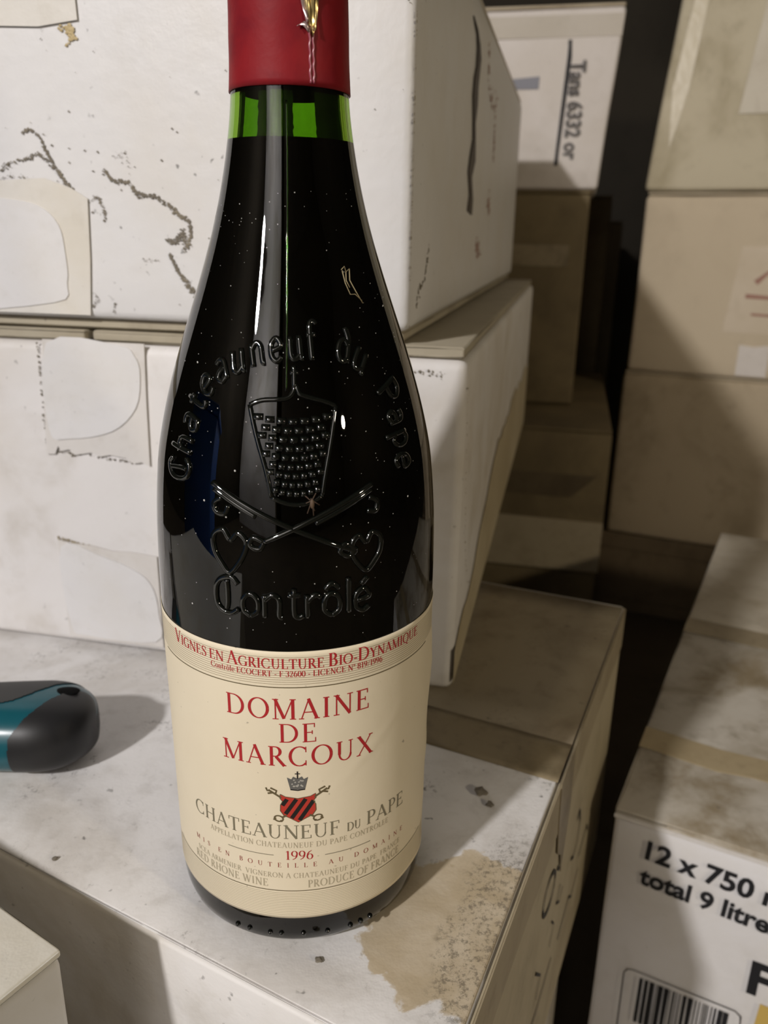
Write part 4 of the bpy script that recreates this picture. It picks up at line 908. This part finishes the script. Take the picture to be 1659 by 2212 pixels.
# tiara of little bricks
def tiara():
    vs, fs = [], []
    rows = 9
    for r_ in range(rows):
        t = (r_ + 0.5) / rows; y = 163.6 - 19.4 * t
        xl = -7.8 + (6.0) * t; xr = 14.0 - 4.7 * t; n = 7 if r_ % 2 == 0 else 6
        for k in range(n):
            c = xl + (xr - xl) * (k + (0.5 if n == 7 else 1.0)) / 7; y2 = y - 1.3 * (1 - ((c - (xl + xr) / 2) / ((xr - xl) / 2)) ** 2)
            w2, h2 = (xr - xl) / 7 * 0.44, 0.80; b0 = len(vs)
            for off, sc in ((-0.0002, 1.0), (0.00062, 0.86), (0.00095, 0.40)):
                for sx, sy in ((-1, -1), (0, -1), (1, -1), (1, 1), (0, 1), (-1, 1)):
                    vs.append(rel(c + sx * w2 * sc, y2 + sy * h2 * sc, off))
            for l_ in range(2):
                for q in range(6):
                    a = b0 + l_ * 6 + q; b = b0 + l_ * 6 + (q + 1) % 6; fs.append((a, b, b + 6, a + 6))
            fs.append((b0 + 12, b0 + 13, b0 + 16, b0 + 17)); fs.append((b0 + 13, b0 + 14, b0 + 15, b0 + 16))
    link('embossed_tiara', mesh('embossed_tiara', vs, fs), M_relief, BOT, True)
tiara()
relief('embossed_tiara_outline', [[(-8.6, 164.8), (-5, 166.0), (1, 166.4), (3.0, 167.6), (4.0, 169.5), (5.0, 167.6), (8, 166.6), (12, 165.6), (14.8, 164.5)], [(-8.6, 164.8), (-6.5, 158), (-3.8, 150), (-2.2, 143.0)], [(14.8, 164.5), (12.9, 157), (10.9, 149), (9.8, 143.2)], [(-2.2, 143.0), (1, 141.6), (4, 141.2), (7, 141.7), (9.8, 143.2)], [(3.6, 169), (3.6, 174)], [(2.4, 172.4), (4.9, 172.4)]], 0.00062, 0.0)
relief('embossed_keys', [[(-17.8, 145.4), (-6, 139.2), (18, 128.0)], [(-17.2, 143.9), (-6, 138.0)], [(23.0, 144.8), (8, 137.6), (-4.2, 131.6)], [(22.6, 143.5), (8, 136.3)],
        [(-4.2, 131.6), (-6.8, 132.6), (-7.6, 130.6), (-5.4, 129.6), (-4.2, 131.6)], [(18, 128.4), (15.4, 130.4), (13.8, 128.6), (16, 127.0), (18, 128.4)]]
       + [smooth_poly([(-12.6, 131.4), (-14.6, 133.9), (-17.2, 132.0), (-16.9, 128.0), (-15.0, 124.8), (-13.0, 122.6), (-10.8, 125.0), (-9.0, 128.4), (-8.5, 131.4), (-10.6, 133.4)], 5) + [(-12.6, 131.4)]]
       + [smooth_poly([(20.6, 130.0), (22.4, 132.4), (24.8, 130.6), (24.6, 127.2), (22.8, 124.4), (20.6, 122.4), (18.6, 124.2), (17.0, 127.2), (17.0, 130.4), (18.8, 132.0)], 5) + [(20.6, 130.0)]]
       + [[(-14.8, 142.0), (-17.0, 140.4), (-16.4, 138.2), (-14.0, 138.0), (-13.2, 140.2)], [(21.8, 141.6), (24.2, 140.2), (23.6, 137.8), (21.2, 138.2)]], 0.00078, 0.0)
# dark olive patches inside the neck above the wine, clear gaps between them
def neck_patches():
    vs, fs = [], []; rc = random.Random(8)
    for a0, a1, jag in ((-29, 8.5, 2.4), (32, 74, 1.2), (-80, -48, 1.2)):
        n = 40; b0 = len(vs)
        for i in range(n + 1):
            for j in range(13):
                h = FILL - 0.0006 + 0.0108 * j / 12; e = min(i, n - i)
                a = a0 + (a1 - a0) * i / n + (jag * noise.noise(Vector((h * 900, a0, i // (n // 2)))) if e < 2 else 0)
                vs.append(bpos(a, h, -WALL - 0.00012))
        for i in range(n):
            for j in range(12):
                q = b0 + i * 13 + j; fs.append((q, q + 13, q + 14, q + 1))
    link('dark_neck_patches', mesh('dark_neck_patches', vs, fs), plain('olive_patch', (0.045, 0.040, 0.010), 0.6, 0.2), BOT, True)
neck_patches()
# mould seam, foot stipples, dust, cobweb
vs_, fs_ = tubes([[bpos(2.2 + (h - 0.2) * 8, h, -0.00018) for h in [0.168 + 0.066 * i / 60 for i in range(61)]]], 0.00028, 8)
link('mould_seam', mesh('mould_seam', vs_, fs_), M_glass, BOT, True)
bm = bmesh.new()
for a, h in ((-25, 0.0062), (-19, 0.0064), (-9.5, 0.0064), (-4.5, 0.0066), (5, 0.0066), (15.5, 0.0062), (26, 0.0058), (31, 0.0058), (36, 0.0058)):
    r = bmesh.ops.create_icosphere(bm, subdivisions=2, radius=0.00085)
    aa = rad_(a); rr = 0.0397
    for v in r['verts']: v.co += Vector((rr * math.sin(aa), -rr * math.cos(aa), h))
link('foot_stipples', bm_mesh('foot_stipples', bm), M_relief, BOT, True)
def dust():
    rd = random.Random(12); vs, fs = [], []
    for _ in range(240):
        a = rd.uniform(-62, 70); h = rd.uniform(0.104, 0.215); r = rd.uniform(0.00005, 0.00017) * (1.9 if rd.random() < 0.06 else 1)
        p = bpos(a, h, 0.00005); n = Vector((p.x, p.y, 0)).normalized(); t = Vector((-n.y, n.x, 0)); b0 = len(vs)
        for q in range(5): vs.append(p + t * r * math.cos(q * 1.2566) + Z * r * math.sin(q * 1.2566))
        vs.append(p + n * r * 0.5)
        for q in range(5): fs.append((b0 + q, b0 + (q + 1) % 5, b0 + 5))
    link('dust_specks', mesh('dust_specks', vs, fs), plain('grey_dust', (0.55, 0.54, 0.50), 0.9, 0.1), BOT, None, None, 'stuff')
dust()
cw = [[(35.5, 0.1960), (38.0, 0.1968), (38.5, 0.1955), (41.5, 0.1962)], [(36, 0.1958), (36.6, 0.1930), (38.6, 0.1902), (42, 0.1902), (46, 0.1886)], [(41.5, 0.1962), (40.2, 0.1935), (42.6, 0.1912), (46.2, 0.1880)], [(38.5, 0.1955), (37.6, 0.1935), (39.2, 0.1918)]]
vs_, fs_ = tubes([[bpos(a, h, 0.00016) for a, h in p] for p in cw], 0.00011, 6)
link('cobweb', mesh('cobweb', vs_, fs_), plain('straw_thread', (0.40, 0.33, 0.19), 0.8, 0.2), BOT, True)
cw = [[(8.0, 0.1440), (10.5, 0.1424), (11.8, 0.1398)], [(12.4, 0.1442), (10.9, 0.1424), (9.2, 0.1392)], [(8.8, 0.1418), (11.0, 0.1424), (13.6, 0.1412)], [(10.6, 0.1430), (11.2, 0.1412), (11.4, 0.1386)]]
vs_, fs_ = tubes([[bpos(a, h, 0.0007) for a, h in p] for p in cw], 0.00015, 6)
hus = thing('insect_husk', 'tiny dried brown insect husk stuck to the bottle below the embossed tiara', 'insect', tuple(bpos(10.8, 0.1415, 0.0006)))
link('legs', mesh('legs', vs_, fs_), plain('husk_brown', (0.07, 0.045, 0.03), 0.7, 0.3), hus, True)
bm = bmesh.new(); bmesh.ops.create_icosphere(bm, subdivisions=2, radius=1)
pc = bpos(11.0, 0.1415, 0.0006)
for v in bm.verts: v.co = pc + Vector((v.co.x * 0.0006, v.co.y * 0.0005, v.co.z * 0.0013))
link('abdomen', bm_mesh('abdomen', bm), plain('husk_tan', (0.10, 0.065, 0.04), 0.6, 0.3), hus, True)
